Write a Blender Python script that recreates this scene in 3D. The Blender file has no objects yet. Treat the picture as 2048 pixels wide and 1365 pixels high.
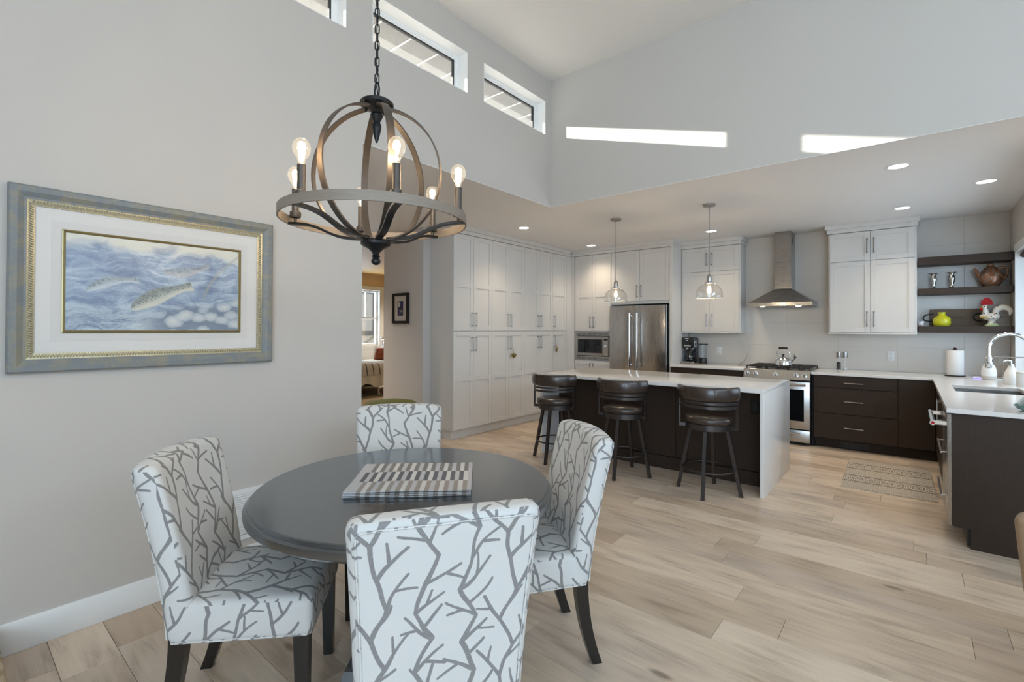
import bpy, bmesh, math, random
from mathutils import Vector, Matrix, Euler
random.seed(7)
PI = math.pi
D = bpy.data
SC = bpy.context.scene
COL = SC.collection

# ------------------------------------------------------------------ camera
def setup_camera():
    f = 961.8; cx, cy = 1024.0, 650.8
    yaw, pit, rol = (math.radians(a) for a in (39.649, 0.439, 0.216))
    c, s = math.cos, math.sin
    A = Vector((-s(yaw)*c(pit), c(yaw)*c(pit), s(pit)))
    r = Vector((c(yaw), s(yaw), 0)); u = r.cross(A)
    R = r*c(rol) + u*s(rol); U = u*c(rol) - r*s(rol)
    cam = D.cameras.new('camera'); o = D.objects.new('camera', cam); COL.objects.link(o)
    cam.sensor_fit = 'HORIZONTAL'; cam.sensor_width = 36.0
    cam.lens = f/2048*36.0
    cam.shift_x = 0.0
    cam.shift_y = (cy - 682.5)/2048.0
    cam.clip_start = 0.02
    M = Matrix(((R.x, U.x, -A.x, 0), (R.y, U.y, -A.y, 0), (R.z, U.z, -A.z, 1.43), (0, 0, 0, 1)))
    o.matrix_world = M
    SC.camera = o
setup_camera()

# ------------------------------------------------------------------ world, sun, daylight
SC.view_settings.view_transform = 'Standard'
SC.view_settings.look = 'None'
SC.view_settings.gamma = 1.0
SC.view_settings.use_curve_mapping = False
SC.view_settings.exposure = -0.30
try:
    SC.cycles.max_bounces = 8; SC.cycles.diffuse_bounces = 4; SC.cycles.glossy_bounces = 3
    SC.cycles.transmission_bounces = 4; SC.cycles.transparent_max_bounces = 8
    SC.cycles.caustics_reflective = False; SC.cycles.caustics_refractive = False
    SC.cycles.sample_clamp_indirect = 6.0
    SC.cycles.use_denoising = True
    SC.cycles.use_adaptive_sampling = True; SC.cycles.adaptive_threshold = 0.08; SC.cycles.adaptive_min_samples = 16
except Exception:
    pass
def setup_world():
    w = D.worlds.new('sky'); SC.world = w; w.use_nodes = True
    nt = w.node_tree; bg = nt.nodes['Background']
    bg.inputs[0].default_value = (0.72, 0.84, 1.0, 1); bg.inputs[1].default_value = 1.0
setup_world()
def sun(direction, strength):
    l = D.lights.new('sun', 'SUN'); l.energy = strength; l.angle = math.radians(0.6); l.color = (1.0, .96, .9)
    o = D.objects.new('sun', l); COL.objects.link(o)
    o.rotation_euler = Vector(direction).to_track_quat('-Z', 'Y').to_euler(); o.location = (-8, -3, 7)
sun((1, .540, -.2975), 28.0)
def area(name, loc, rot, sx, sy, power, color):
    l = D.lights.new(name, 'AREA'); l.shape = 'RECTANGLE'; l.size = sx; l.size_y = sy; l.energy = power; l.color = color
    o = D.objects.new(name, l); COL.objects.link(o); o.location = loc; o.rotation_euler = rot
    return o
DAY = (0.62, 0.80, 1.0)
area('daylight_patio', (4.5, 0.5, 1.35), (0, PI/2, 0), 2.5, 5.6, 30.0, DAY)
area('daylight_clerestory', (4.5, 0.5, 3.4), (0, PI/2, 0), 0.9, 5.6, 190.0, DAY)
area('daylight_rear', (2.1, -3.5, 2.0), (-PI/2, 0, PI), 3.2, 3.2, 340.0, DAY)
area('daylight_sink_window', (1.35, 6.0, 1.6), (0, PI/2, 0), 1.3, 2.3, 40.0, DAY)
area('daylight_bedroom_window', (-10.75, 6.7, 1.75), (0, -PI/2, 0), 1.4, 1.0, 85.0, DAY)

HL, HH = 2.765, 4.155      # kitchen ceiling, vaulted ceiling

# ------------------------------------------------------------------ mesh helpers
class MB:
    def __init__(s, M=None):
        s.v = []; s.f = []; s.M = M or Matrix.Identity(4); s.uv = None
    def add(s, vs, fs):
        k = len(s.v)
        s.v += [s.M @ Vector(p) for p in vs]
        s.f += [tuple(i+k for i in q) for q in fs]
        return s
    def box(s, x0, x1, y0, y1, z0, z1, bev=0.0, seg=2):
        if x1 < x0: x0, x1 = x1, x0
        if y1 < y0: y0, y1 = y1, y0
        if z1 < z0: z0, z1 = z1, z0
        vs = [(x0,y0,z0),(x1,y0,z0),(x1,y1,z0),(x0,y1,z0),(x0,y0,z1),(x1,y0,z1),(x1,y1,z1),(x0,y1,z1)]
        fs = [(3,2,1,0),(4,5,6,7),(0,1,5,4),(1,2,6,5),(2,3,7,6),(3,0,4,7)]
        if bev <= 0: return s.add(vs, fs)
        bm = bmesh.new()
        bv = [bm.verts.new(p) for p in vs]
        for q in fs: bm.faces.new([bv[i] for i in q])
        bmesh.ops.bevel(bm, geom=list(bm.edges), offset=bev, segments=seg, affect='EDGES', profile=.5)
        bm.verts.index_update()
        s.add([v.co.copy() for v in bm.verts], [tuple(v.index for v in q.verts) for q in bm.faces])
        bm.free(); return s
    def prism(s, poly, axis, a0, a1):
        # poly: 2D list, axis: 'x','y','z' extrusion
        def P(p, a):
            return {'x': (a, p[0], p[1]), 'y': (p[0], a, p[1]), 'z': (p[0], p[1], a)}[axis]
        n = len(poly)
        vs = [P(p, a0) for p in poly] + [P(p, a1) for p in poly]
        fs = [tuple(range(n))[::-1], tuple(range(n, 2*n))] + [(i, (i+1) % n, n+(i+1) % n, n+i) for i in range(n)]
        return s.add(vs, fs)
    def lathe(s, prof, c=(0,0,0), seg=32, a0=0.0, a1=2*PI, cap=True):
        full = abs(a1-a0-2*PI) < 1e-6
        n = seg if full else seg+1
        vs = []; fs = []
        for r, z in prof:
            for i in range(n):
                a = a0+(a1-a0)*i/seg
                vs.append((c[0]+r*math.cos(a), c[1]+r*math.sin(a), c[2]+z))
        m = len(prof)
        for j in range(m-1):
            for i in range(seg):
                i2 = (i+1) % n
                fs.append((j*n+i, j*n+i2, (j+1)*n+i2, (j+1)*n+i))
        if full and cap:
            if prof[0][0] > 1e-5: fs.append(tuple(range(n))[::-1])
            if prof[-1][0] > 1e-5: fs.append(tuple((m-1)*n+i for i in range(n)))
        return s.add(vs, fs)
    def cyl(s, p0, p1, r0, r1=None, seg=16):
        return s.tube([p0, p1], [r0, r0 if r1 is None else r1], seg)
    def tube(s, pts, r, seg=10, closed=False, cap=True):
        pts = [Vector(p) for p in pts]; n = len(pts)
        if not hasattr(r, '__len__'): r = [r]*n
        T = []
        for i in range(n):
            if closed: t = pts[(i+1) % n]-pts[i-1]
            else: t = pts[min(i+1, n-1)]-pts[max(i-1, 0)]
            T.append(t.normalized() if t.length > 1e-9 else Vector((0,0,1)))
        ref = Vector((0,0,1)) if abs(T[0].z) < .9 else Vector((1,0,0))
        u = T[0].cross(ref).normalized(); vs = []; fs = []
        for i in range(n):
            u = (u-T[i]*u.dot(T[i]))
            u = u.normalized() if u.length > 1e-6 else T[i].orthogonal().normalized()
            w = T[i].cross(u)
            for k in range(seg):
                a = 2*PI*k/seg
                vs.append(pts[i]+(u*math.cos(a)+w*math.sin(a))*r[i])
        m = n if closed else n-1
        for i in range(m):
            j = (i+1) % n
            for k in range(seg):
                k2 = (k+1) % seg
                fs.append((i*seg+k, i*seg+k2, j*seg+k2, j*seg+k))
        if cap and not closed:
            fs.append(tuple(range(seg))[::-1]); fs.append(tuple((n-1)*seg+k for k in range(seg)))
        return s.add(vs, fs)
    def strap(s, pts, side, w, t, closed=False):
        # rectangular band swept along pts; side = width direction (vector or list)
        pts = [Vector(p) for p in pts]; n = len(pts); vs = []; fs = []
        for i in range(n):
            if closed: tg = pts[(i+1) % n]-pts[i-1]
            else: tg = pts[min(i+1, n-1)]-pts[max(i-1, 0)]
            tg.normalize()
            sd = Vector(side[i] if isinstance(side, list) else side).normalized()
            nn = tg.cross(sd).normalized()
            for a, b in ((-1,-1),(1,-1),(1,1),(-1,1)):
                vs.append(pts[i]+sd*(a*w/2)+nn*(b*t/2))
        m = n if closed else n-1
        for i in range(m):
            j = (i+1) % n
            for k in range(4):
                k2 = (k+1) % 4
                fs.append((i*4+k, i*4+k2, j*4+k2, j*4+k))
        if not closed: fs.append((3,2,1,0)); fs.append(tuple((n-1)*4+k for k in range(4)))
        return s.add(vs, fs)
    def sphere(s, c, r, seg=20, rings=12, sc=(1,1,1)):
        vs = []; fs = []
        for j in range(rings+1):
            th = PI*j/rings
            for i in range(seg):
                a = 2*PI*i/seg
                vs.append((c[0]+r*sc[0]*math.sin(th)*math.cos(a), c[1]+r*sc[1]*math.sin(th)*math.sin(a), c[2]+r*sc[2]*math.cos(th)))
        for j in range(rings):
            for i in range(seg):
                i2 = (i+1) % seg
                fs.append((j*seg+i, (j+1)*seg+i, (j+1)*seg+i2, j*seg+i2))
        return s.add(vs, fs)
    def mesh(s, name, smooth=0.6, uvmode=None):
        me = D.meshes.new(name)
        me.from_pydata([tuple(v) for v in s.v], [], s.f)
        bm = bmesh.new(); bm.from_mesh(me)
        bmesh.ops.remove_doubles(bm, verts=list(bm.verts), dist=1e-5)
        bmesh.ops.recalc_face_normals(bm, faces=list(bm.faces))
        if uvmode:
            ul = bm.loops.layers.uv.new('UVMap')
            for fc in bm.faces:
                n = fc.normal; ax = max(range(3), key=lambda i: abs(n[i])*(1.0, 1.0, 1.15)[i])
                for lp in fc.loops:
                    p = lp.vert.co
                    if ax == 0: lp[ul].uv = (p.y+.37, p.z)
                    elif ax == 1: lp[ul].uv = (p.x, p.z)
                    else: lp[ul].uv = (p.x, p.y+.11)
        bm.to_mesh(me); bm.free()
        if smooth:
            for p in me.polygons: p.use_smooth = True
            try: me.set_sharp_from_angle(angle=smooth)
            except Exception: pass
        return me

def link(name, me, mat, parent=None):
    o = D.objects.new(name, me); COL.objects.link(o)
    if mat is not None:
        if not me.materials: me.materials.append(mat)
    if parent is not None: adopt(o, parent)
    return o
BASE = {}
def adopt(o, parent):
    o.parent = parent
    L = BASE.get(parent.name) if parent.parent is None else None
    if L is not None: o.matrix_parent_inverse = Matrix.Translation(-Vector(L))
def tag(o, label, cat=None, group=None, kind=None):
    if label: o['label'] = label
    if cat: o['category'] = cat
    if group: o['group'] = group
    if kind: o['kind'] = kind
    return o
def thing(name, label, cat, base=(0,0,0), group=None):
    # an Empty at the thing's base; parts are modelled in world coordinates
    o = D.objects.new(name, None); COL.objects.link(o); o.location = base; o.empty_display_size = .05
    BASE[o.name] = tuple(base)
    return tag(o, label, cat, group)
def part(name, mb, mat, parent=None, smooth=0.6, uvmode=None):
    return link(name, mb.mesh(name, smooth, uvmode), mat, parent)
def solo(name, mb, mat, label, cat, group=None, smooth=0.6, kind=None):
    return tag(part(name, mb, mat, None, smooth), label, cat, group, kind)
def struct(name, mb, mat, label, cat='wall', smooth=0.6):
    return tag(part(name, mb, mat, None, smooth), label, cat, None, 'structure')
def dup(root, loc, rz, label=None, group=None):
    r = root.copy(); COL.objects.link(r); r.location = loc; r.rotation_euler = (0, 0, rz)
    if label: r['label'] = label
    if group: r['group'] = group
    for ch in list(root.children):
        c = ch.copy(); COL.objects.link(c); c.parent = r; c.matrix_parent_inverse = ch.matrix_parent_inverse.copy()
        for g in list(ch.children):
            d = g.copy(); COL.objects.link(d); d.parent = c; d.matrix_parent_inverse = g.matrix_parent_inverse.copy()
    return r
def arc(c, r, a0, a1, n, z=None):
    return [(c[0]+r*math.cos(a0+(a1-a0)*i/n), c[1]+r*math.sin(a0+(a1-a0)*i/n), z if z is not None else c[2]) for i in range(n+1)]

def frame4(mb, axis, u0, u1, v0, v1, f, d0, d1, b=0.0, ft=None, fb=None):
    # four butt-jointed members of a rectangular frame; axis = depth axis
    ft = f if ft is None else ft; fb = f if fb is None else fb
    for a, e, c, d in ((u0, u1, v0, v0+fb), (u0, u1, v1-ft, v1), (u0, u0+f, v0+fb, v1-ft), (u1-f, u1, v0+fb, v1-ft)):
        if axis == 'x': mb.box(d0, d1, a, e, c, d, b, 1)
        else: mb.box(a, e, d0, d1, c, d, b, 1)
    return mb
def curve(pts, n=6):
    # smooth path through the given points
    P = [Vector(p) for p in pts]; out = []
    for i in range(len(P)-1):
        a, b, c, d = P[max(i-1, 0)], P[i], P[i+1], P[min(i+2, len(P)-1)]
        for k in range(n):
            t = k/n
            out.append(.5*((2*b)+(c-a)*t+(2*a-5*b+4*c-d)*t*t+(3*b-a-3*c+d)*t**3))
    return out+[P[-1]]
# ------------------------------------------------------------------ material helpers
class NT:
    def __init__(s, name):
        s.m = D.materials.new(name); s.m.use_nodes = True
        s.t = s.m.node_tree; s.N = s.t.nodes; s.L = s.t.links
        s.b = s.N['Principled BSDF']; s.out = s.N['Material Output']
    def put(s, sock, v):
        if v is None: return
        if isinstance(v, bpy.types.NodeSocket): s.L.new(v, sock)
        elif hasattr(v, '__len__'):
            dv = sock.default_value
            v = list(v)
            if len(dv) == 4 and len(v) == 3: v = v+[1]
            sock.default_value = v
        else:
            try: sock.default_value = v
            except TypeError: sock.default_value = [v]*len(sock.default_value)
    def n(s, typ, ins=(), out=0, **props):
        nd = s.N.new(typ)
        for k, v in props.items(): setattr(nd, k, v)
        if isinstance(ins, dict):
            for k, v in ins.items(): s.put(nd.inputs[k], v)
        else:
            for i, v in enumerate(ins): s.put(nd.inputs[i], v)
        return nd.outputs[out]
    def math(s, op, a, b=None, c=None, clamp=False):
        return s.n('ShaderNodeMath', (a, b, c), operation=op, use_clamp=clamp)
    def vm(s, op, a, b=None, out=0):
        return s.n('ShaderNodeVectorMath', (a, b), out, operation=op)
    def mix(s, f, a, b, blend='MIX'):
        return s.n('ShaderNodeMixRGB', (f, a, b), blend_type=blend)
    def noise(s, vec, scale=5, detail=2, rough=.5, out=0, dist=0.0):
        return s.n('ShaderNodeTexNoise', {'Vector': vec, 'Scale': scale, 'Detail': detail, 'Roughness': rough, 'Distortion': dist}, out)
    def voro(s, vec, scale=5, feature='F1', out=0):
        return s.n('ShaderNodeTexVoronoi', {'Vector': vec, 'Scale': scale}, out, feature=feature)
    def ramp(s, fac, stops, interp='LINEAR'):
        nd = s.N.new('ShaderNodeValToRGB'); s.put(nd.inputs[0], fac); r = nd.color_ramp; r.interpolation = interp
        while len(r.elements) < len(stops): r.elements.new(.5)
        for e, (p, c) in zip(r.elements, stops):
            e.position = p; e.color = tuple(c)+(1,) if len(c) == 3 else c
        return nd.outputs[0]
    def smooth(s, x, a, b, lo=0.0, hi=1.0):
        return s.n('ShaderNodeMapRange', (x, a, b, lo, hi), interpolation_type='SMOOTHSTEP', clamp=True)
    def obj(s): return s.n('ShaderNodeTexCoord', (), 3)
    def uv(s): return s.n('ShaderNodeTexCoord', (), 2)
    def scale(s, v, xyz, loc=(0,0,0), rot=(0,0,0)):
        return s.n('ShaderNodeMapping', {'Vector': v, 'Location': loc, 'Rotation': rot, 'Scale': xyz})
    def sep(s, v):
        nd = s.N.new('ShaderNodeSeparateXYZ'); s.put(nd.inputs[0], v); return nd.outputs
    def comb(s, x=0, y=0, z=0): return s.n('ShaderNodeCombineXYZ', (x, y, z))
    def bump(s, h, strength=.2, dist=.01):
        o = s.n('ShaderNodeBump', {'Strength': strength, 'Distance': dist, 'Height': h}); s.L.new(o, s.b.inputs['Normal'])
    def set(s, **k):
        names = dict(col='Base Color', rough='Roughness', metal='Metallic', spec='Specular IOR Level', trans='Transmission Weight',
                     ior='IOR', coat='Coat Weight', coatr='Coat Roughness', ecol='Emission Color', estr='Emission Strength', alpha='Alpha', sheen='Sheen Weight', aniso='Anisotropic')
        for a, v in k.items(): s.put(s.b.inputs[names[a]], v)
        return s
def flat(name, col, rough=.5, metal=0.0, **k):
    n = NT(name); v = n.obj()
    nz = n.noise(v, 35, 2)
    n.set(col=n.mix(nz, [c*.96 for c in col], [min(1, c*1.04) for c in col]), rough=rough, metal=metal, **k)
    return n.m
def paint(name, col, rough=.6):
    n = NT(name); v = n.obj()
    n.set(col=n.mix(n.noise(v, 1.3, 2), [c*.985 for c in col], [c*1.01 for c in col]), rough=rough, spec=.3)
    n.bump(n.noise(v, 260, 2), .05, .002)
    return n.m
def brushed(name, col, rough=.3, axis=(1,1,60)):
    n = NT(name); v = n.scale(n.obj(), axis)
    nz = n.noise(v, 8, 3)
    n.set(col=n.mix(nz, [c*.93 for c in col], [min(1, c*1.05) for c in col]), metal=1.0, rough=n.math('MULTIPLY_ADD', nz, .12, rough-.06))
    return n.m
def thin_glass(name, tint=(1,1,1), gloss=.5, rough=0.0):
    n = NT(name)
    tr = n.n('ShaderNodeBsdfTransparent', (list(tint),)); gl = n.n('ShaderNodeBsdfGlossy', {'Color': (1,1,1), 'Roughness': rough})
    fr = n.n('ShaderNodeLayerWeight', {'Blend': .5}, 1)
    fac = n.math('MULTIPLY_ADD', n.math('POWER', fr, 4.0), gloss*.9, .04*gloss*2, clamp=True)
    sh = n.n('ShaderNodeMixShader', (fac, tr, gl)); n.L.new(sh, n.out.inputs[0])
    return n.m
def bulb_glass(name, tint, glow, strength):
    n = NT(name)
    tr = n.n('ShaderNodeBsdfTransparent', (list(tint),)); gl = n.n('ShaderNodeBsdfGlossy', {'Color': (1,1,1), 'Roughness': .03})
    fr = n.n('ShaderNodeLayerWeight', {'Blend': .5}, 1)
    fac = n.math('MULTIPLY_ADD', n.math('POWER', fr, 3.0), .6, .06, clamp=True)
    em = n.n('ShaderNodeEmission', (list(glow), strength))
    a = n.n('ShaderNodeMixShader', (fac, tr, gl)); b = n.n('ShaderNodeAddShader', (a, em)); n.L.new(b, n.out.inputs[0])
    return n.m
def emit(name, col, strength):
    n = NT(name); n.set(col=(.8,.8,.8), ecol=col, estr=strength); return n.m
def wood(name, c1, c2, sc=(3, 3, 40), rough=.45, nscale=3.0, spec=.5):
    n = NT(name); v = n.scale(n.obj(), sc)
    g = n.noise(v, nscale, 6, .6, dist=.3); h = n.noise(v, nscale*4, 4)
    n.set(col=n.mix(n.math('MULTIPLY_ADD', h, .4, n.math('MULTIPLY', g, .6)), c1, c2), rough=rough, spec=spec)
    n.bump(h, .08, .002)
    return n.m
# ------------------------------------------------------------------ materials
M = {}
M['wall'] = paint('wall_paint', (.56, .522, .482))
M['bulk'] = paint('wall_paint_lightened', (.60, .565, .52))  # lighter copy of the wall paint, offsetting weaker light on the bulkhead
M['ceil'] = paint('ceiling_paint', (.90, .865, .82))
M['lowceil'] = paint('kitchen_ceiling_paint', (.87, .845, .825))
M['trim'] = paint('trim_paint', (.83, .83, .82), .4)
M['cab'] = paint('cabinet_paint', (.67, .65, .625), .38)
M['tan'] = paint('bedroom_tan', (.70, .53, .32))  # tan tone of the bedroom walls
M['gold'] = paint('bedroom_ceiling_lamplight', (.60, .38, .14))  # warm lamp glow put into the bedroom ceiling colour
M['taupe'] = paint('hall_paint', (.62, .60, .585))
M['dark'] = wood('espresso_wood', (.028, .018, .0125), (.056, .038, .028), (26, 26, 4), .5, spec=.22)
M['darkh'] = wood('shelf_wood', (.034, .024, .018), (.064, .046, .036), (3, 30, 30), .5, spec=.25)
M['darkg'] = flat('gap_black', (.012, .011, .010), .7)
M['leg'] = flat('leg_lacquer', (.008, .006, .005), .28, coat=.3, coatr=.2)
M['steel'] = brushed('brushed_steel', (.47, .455, .44), .27, (60, 60, 1))
M['steelh'] = brushed('brushed_steel_wide', (.44, .425, .405), .25, (1, 1, 60))
M['hood'] = brushed('hood_steel', (.33, .315, .30), .27, (1, 1, 60))
M['pull'] = flat('pull_nickel', (.27, .26, .25), .3, 1.0)
M['nickel'] = flat('satin_nickel', (.46, .44, .42), .28, 1.0)
M['chrome'] = flat('chrome', (.82, .82, .82), .06, 1.0)
M['pewter'] = flat('pewter', (.55, .53, .50), .2, 1.0)
M['black'] = flat('black_plastic', (.012, .012, .013), .3)
M['iron'] = flat('cast_iron', (.016, .014, .013), .5)
M['bglass'] = flat('black_glass', (.006, .007, .009), .05)
M['white'] = flat('white_plastic', (.80, .80, .79), .35)
M['ceramic'] = flat('white_ceramic', (.82, .81, .78), .15)
M['glass'] = thin_glass('clear_glass')
M['pane'] = thin_glass('window_glass', (.97, .985, .98), .4)
M['brass'] = flat('aged_brass', (.42, .34, .13), .35, 1.0)
M['leather'] = None
def mk_quartz():
    n = NT('white_quartz'); v = n.obj()
    sp = n.voro(v, 260)
    n.set(col=n.mix(n.smooth(sp, .0, .25), (.75,.735,.72), (.79,.775,.76)), rough=.13, spec=.5)
    return n.m
M['quartz'] = mk_quartz()
def mk_floor():
    n = NT('oak_floor'); v = n.obj()
    rnd = n.n('ShaderNodeObjectInfo', (), 5)
    loc = n.n('ShaderNodeNewGeometry', (), 0)
    off = n.comb(n.math('MULTIPLY', rnd, 37.0), n.math('MULTIPLY', rnd, 91.0), 0)
    p = n.vm('ADD', loc, off)
    ps = n.scale(p, (1.1, 9, 1))
    g = n.noise(ps, 2.4, 6, .62, dist=.8)
    fine = n.noise(n.scale(p, (4, 90, 1)), 2.2, 4, .6)
    rings = n.n('ShaderNodeTexWave', {'Vector': n.scale(p, (.35, 5, 1)), 'Scale': 1.6, 'Distortion': 9.0, 'Detail': 3.0, 'Detail Scale': .8}, 1)
    base = n.ramp(rnd, [(0, (.55,.43,.32)), (.25, (.68,.555,.43)), (.5, (.77,.64,.51)), (.75, (.66,.54,.43)), (1, (.58,.48,.39))])
    t = n.math('ADD', n.math('MULTIPLY', g, .6), n.math('ADD', n.math('MULTIPLY', fine, .25), n.math('MULTIPLY', rings, .15)))
    c = n.mix(1, base, n.ramp(t, [(.30, (.66,.62,.58)), (.46, (.95,.94,.93)), (.70, (1.12,1.11,1.10))]), 'MULTIPLY')
    # knots
    kn = n.voro(n.scale(p, (.9, 2.6, 1)), 1.5)
    km = n.math('MULTIPLY', n.smooth(kn, .10, .03), n.smooth(n.noise(p, 1.7, 1), .46, .58))
    c = n.mix(n.math('MULTIPLY', km, .75), c, (.16,.11,.075))
    n.set(col=c, rough=n.math('MULTIPLY_ADD', fine, .14, .30), spec=.4)
    n.bump(n.math('ADD', fine, n.math('MULTIPLY', g, .4)), .06, .002)
    return n.m
M['oak'] = mk_floor()
def mk_leather():
    n = NT('brown_leather'); v = n.obj()
    c = n.mix(n.noise(v, 9, 3), (.024,.015,.012), (.055,.036,.028))
    n.set(col=c, rough=.27, spec=.6, coat=.2, coatr=.2); n.bump(n.voro(v, 220), .12, .002)
    return n.m
M['leather'] = mk_leather()
M['bronze'] = flat('bronze_metal', (.075, .066, .064), .34, .75)
def mk_fabric():
    """off-white cloth with a printed grey twig pattern: distance to a set of tapered segments in a repeating tile"""
    n = NT('twig_fabric'); uv = n.uv()
    TW, TH = .345, .42
    rnd = random.Random(23)
    segs = []
    for k in range(3):
        x = .055+k*.115; y = -.028*k
        d = 1 if k % 2 else -1
        n_st = 5; st = TH/n_st
        pts = [(x, y)]
        for i in range(n_st):
            d = -d
            last = i == n_st-1
            pts.append((x+(0 if last else d*.017+rnd.uniform(-.006, .006)), y+(i+1)*st))
        for i in range(n_st):
            a, b = pts[i], pts[i+1]
            segs.append((a, b, .0062, .0058))
            sd = 1 if i % 2 == 0 else -1
            L = rnd.uniform(.080, .118); an = math.radians(rnd.uniform(30, 62))
            e = (a[0]+sd*L*math.cos(an), a[1]+L*math.sin(an))
            segs.append((a, e, .0058, .0040))
            q = rnd.uniform(.42, .6); mx = (a[0]+(e[0]-a[0])*q, a[1]+(e[1]-a[1])*q)
            L2 = rnd.uniform(.040, .062); an2 = an+math.radians(rnd.choice((-52, 48)))
            segs.append((mx, (mx[0]+sd*L2*math.cos(an2), mx[1]+L2*math.sin(an2)), .0048, .0036))
            if i % 2 == 1:
                m2 = ((a[0]+b[0])/2, (a[1]+b[1])/2); L = rnd.uniform(.055, .085); an3 = math.radians(rnd.uniform(35, 60))
                segs.append((m2, (m2[0]-sd*L*math.cos(an3), m2[1]+L*math.sin(an3)), .0052, .0036))
    full = []
    for a, b, w0, w1 in segs:
        for ox in (-TW, 0, TW):
            for oy in (-TH, 0, TH):
                A = (a[0]+ox, a[1]+oy); B = (b[0]+ox, b[1]+oy)
                if max(A[0],B[0]) > -.012 and min(A[0],B[0]) < TW+.012 and max(A[1],B[1]) > -.012 and min(A[1],B[1]) < TH+.012:
                    full.append((A, B, w0, w1))
    wob = n.vm('SUBTRACT', n.noise(uv, 6.5, 1, .5, out=1), (.5,.5,.5))
    p0 = n.vm('ADD', uv, n.vm('MULTIPLY', wob, (.050,.050,0)))
    p = n.vm('WRAP', p0, (TW, TH, 1)) if False else None
    nd = n.N.new('ShaderNodeVectorMath'); nd.operation = 'WRAP'
    n.L.new(p0, nd.inputs[0]); nd.inputs[1].default_value = (TW, TH, 1); nd.inputs[2].default_value = (0, 0, -1)
    p = n.vm('MULTIPLY', nd.outputs[0], (1, 1, 0))
    acc = None
    for A, B, w0, w1 in full:
        ba = (B[0]-A[0], B[1]-A[1], 0); l2 = ba[0]**2+ba[1]**2
        pa = n.vm('SUBTRACT', p, (A[0], A[1], 0))
        dn = n.N.new('ShaderNodeVectorMath'); dn.operation = 'DOT_PRODUCT'
        n.L.new(pa, dn.inputs[0]); dn.inputs[1].default_value = (ba[0]/l2, ba[1]/l2, 0)
        h = n.math('MULTIPLY', dn.outputs['Value'], 1.0, clamp=True)
        sc = n.N.new('ShaderNodeVectorMath'); sc.operation = 'SCALE'; sc.inputs[0].default_value = ba; n.L.new(h, sc.inputs['Scale'])
        ds = n.N.new('ShaderNodeVectorMath'); ds.operation = 'DISTANCE'; n.L.new(pa, ds.inputs[0]); n.L.new(sc.outputs[0], ds.inputs[1])
        dd = n.math('MULTIPLY_ADD', h, w0-w1, ds.outputs['Value'])
        dd = n.math('SUBTRACT', dd, w0)
        acc = dd if acc is None else n.math('MINIMUM', acc, dd)
    edge = n.math('MULTIPLY_ADD', n.noise(uv, 160, 2), .0022, acc)
    mask = n.smooth(edge, .0018, .0002)
    hatch = n.noise(n.scale(uv, (40, 900, 1)), 1.0, 2)
    grey = n.mix(hatch, (.15,.145,.145), (.33,.325,.32))
    weave = n.noise(uv, 900, 1)
    cloth = n.mix(weave, (.58,.575,.56), (.67,.665,.65))
    n.set(col=n.mix(mask, cloth, grey), rough=.75, spec=.25, sheen=.15)
    n.bump(weave, .06, .001)
    return n.m
M['twig'] = mk_fabric()

# ------------------------------------------------------------------ structure
def cells(us, vs, holes, fn):
    us = sorted(set(us)); vs = sorted(set(vs))
    for i in range(len(us)-1):
        for j in range(len(vs)-1):
            cu, cv = (us[i]+us[i+1])/2, (vs[j]+vs[j+1])/2
            if any(h[0] < cu < h[1] and h[2] < cv < h[3] for h in holes): continue
            fn(us[i], us[i+1], vs[j], vs[j+1])
def wallx(name, x0, x1, y0, y1, z0, z1, holes, mat, label):
    mb = MB(); us = [y0, y1]; vs = [z0, z1]
    for h in holes: us += [max(y0, h[0]), min(y1, h[1])]; vs += [max(z0, h[2]), min(z1, h[3])]
    cells(us, vs, holes, lambda a, b, c, d: mb.box(x0, x1, a, b, c, d))
    me = mb.mesh(name, 0)
    o = link(name, me, mat); return tag(o, label, 'wall', None, 'structure')
def wally(name, y0, y1, x0, x1, z0, z1, holes, mat, label):
    mb = MB(); us = [x0, x1]; vs = [z0, z1]
    for h in holes: us += [max(x0, h[0]), min(x1, h[1])]; vs += [max(z0, h[2]), min(z1, h[3])]
    cells(us, vs, holes, lambda a, b, c, d: mb.box(a, b, y0, y1, c, d))
    o = link(name, mb.mesh(name, 0), mat); return tag(o, label, 'wall', None, 'structure')

XW = -3.035; XO = -3.20; YD = 4.318
WINS = [(.860, 1.833), (2.046, 3.027), (3.240, 4.213)]
WZ0, WZ1 = 3.530, 3.895
wallx('wall_left', XO, XW, -3.2, YD, 0, HH, [(a, b, WZ0, WZ1) for a, b in WINS]+[(1.972, 9, -1, HL+.003)], M['wall'],
      'tall grey painted left wall with a row of high windows')
wally('wall_bulkhead', YD, 4.44, XO, 4.3, HL+.003, HH, [], M['bulk'], 'bulkhead in lightened wall paint above the kitchen with two sun patches')
struct('ceiling', MB().box(XO, 4.4, -3.3, 4.44, HH, HH+.12), M['ceil'], 'high white ceiling over the dining area', 'ceiling')
mb = MB().box(-6.4, XO, 1.7, 8.4, HL, HL+.1); mb.box(XO, 4.3, 4.44, 8.4, HL, HL+.1); mb.box(XO, 4.3, YD, 4.44, HL, HL+.003); mb.box(XO, XW, 1.972, YD, HL, HL+.003)
struct('ceiling_kitchen', mb, M['lowceil'], 'low white ceiling over the kitchen and hallway', 'ceiling')
struct('ceiling_bedroom', MB().box(-10.5, -6.4, 1.7, 8.4, HL, HL+.1), M['gold'], 'bedroom ceiling beyond the hallway, coloured with warm lamplight', 'ceiling')
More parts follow.
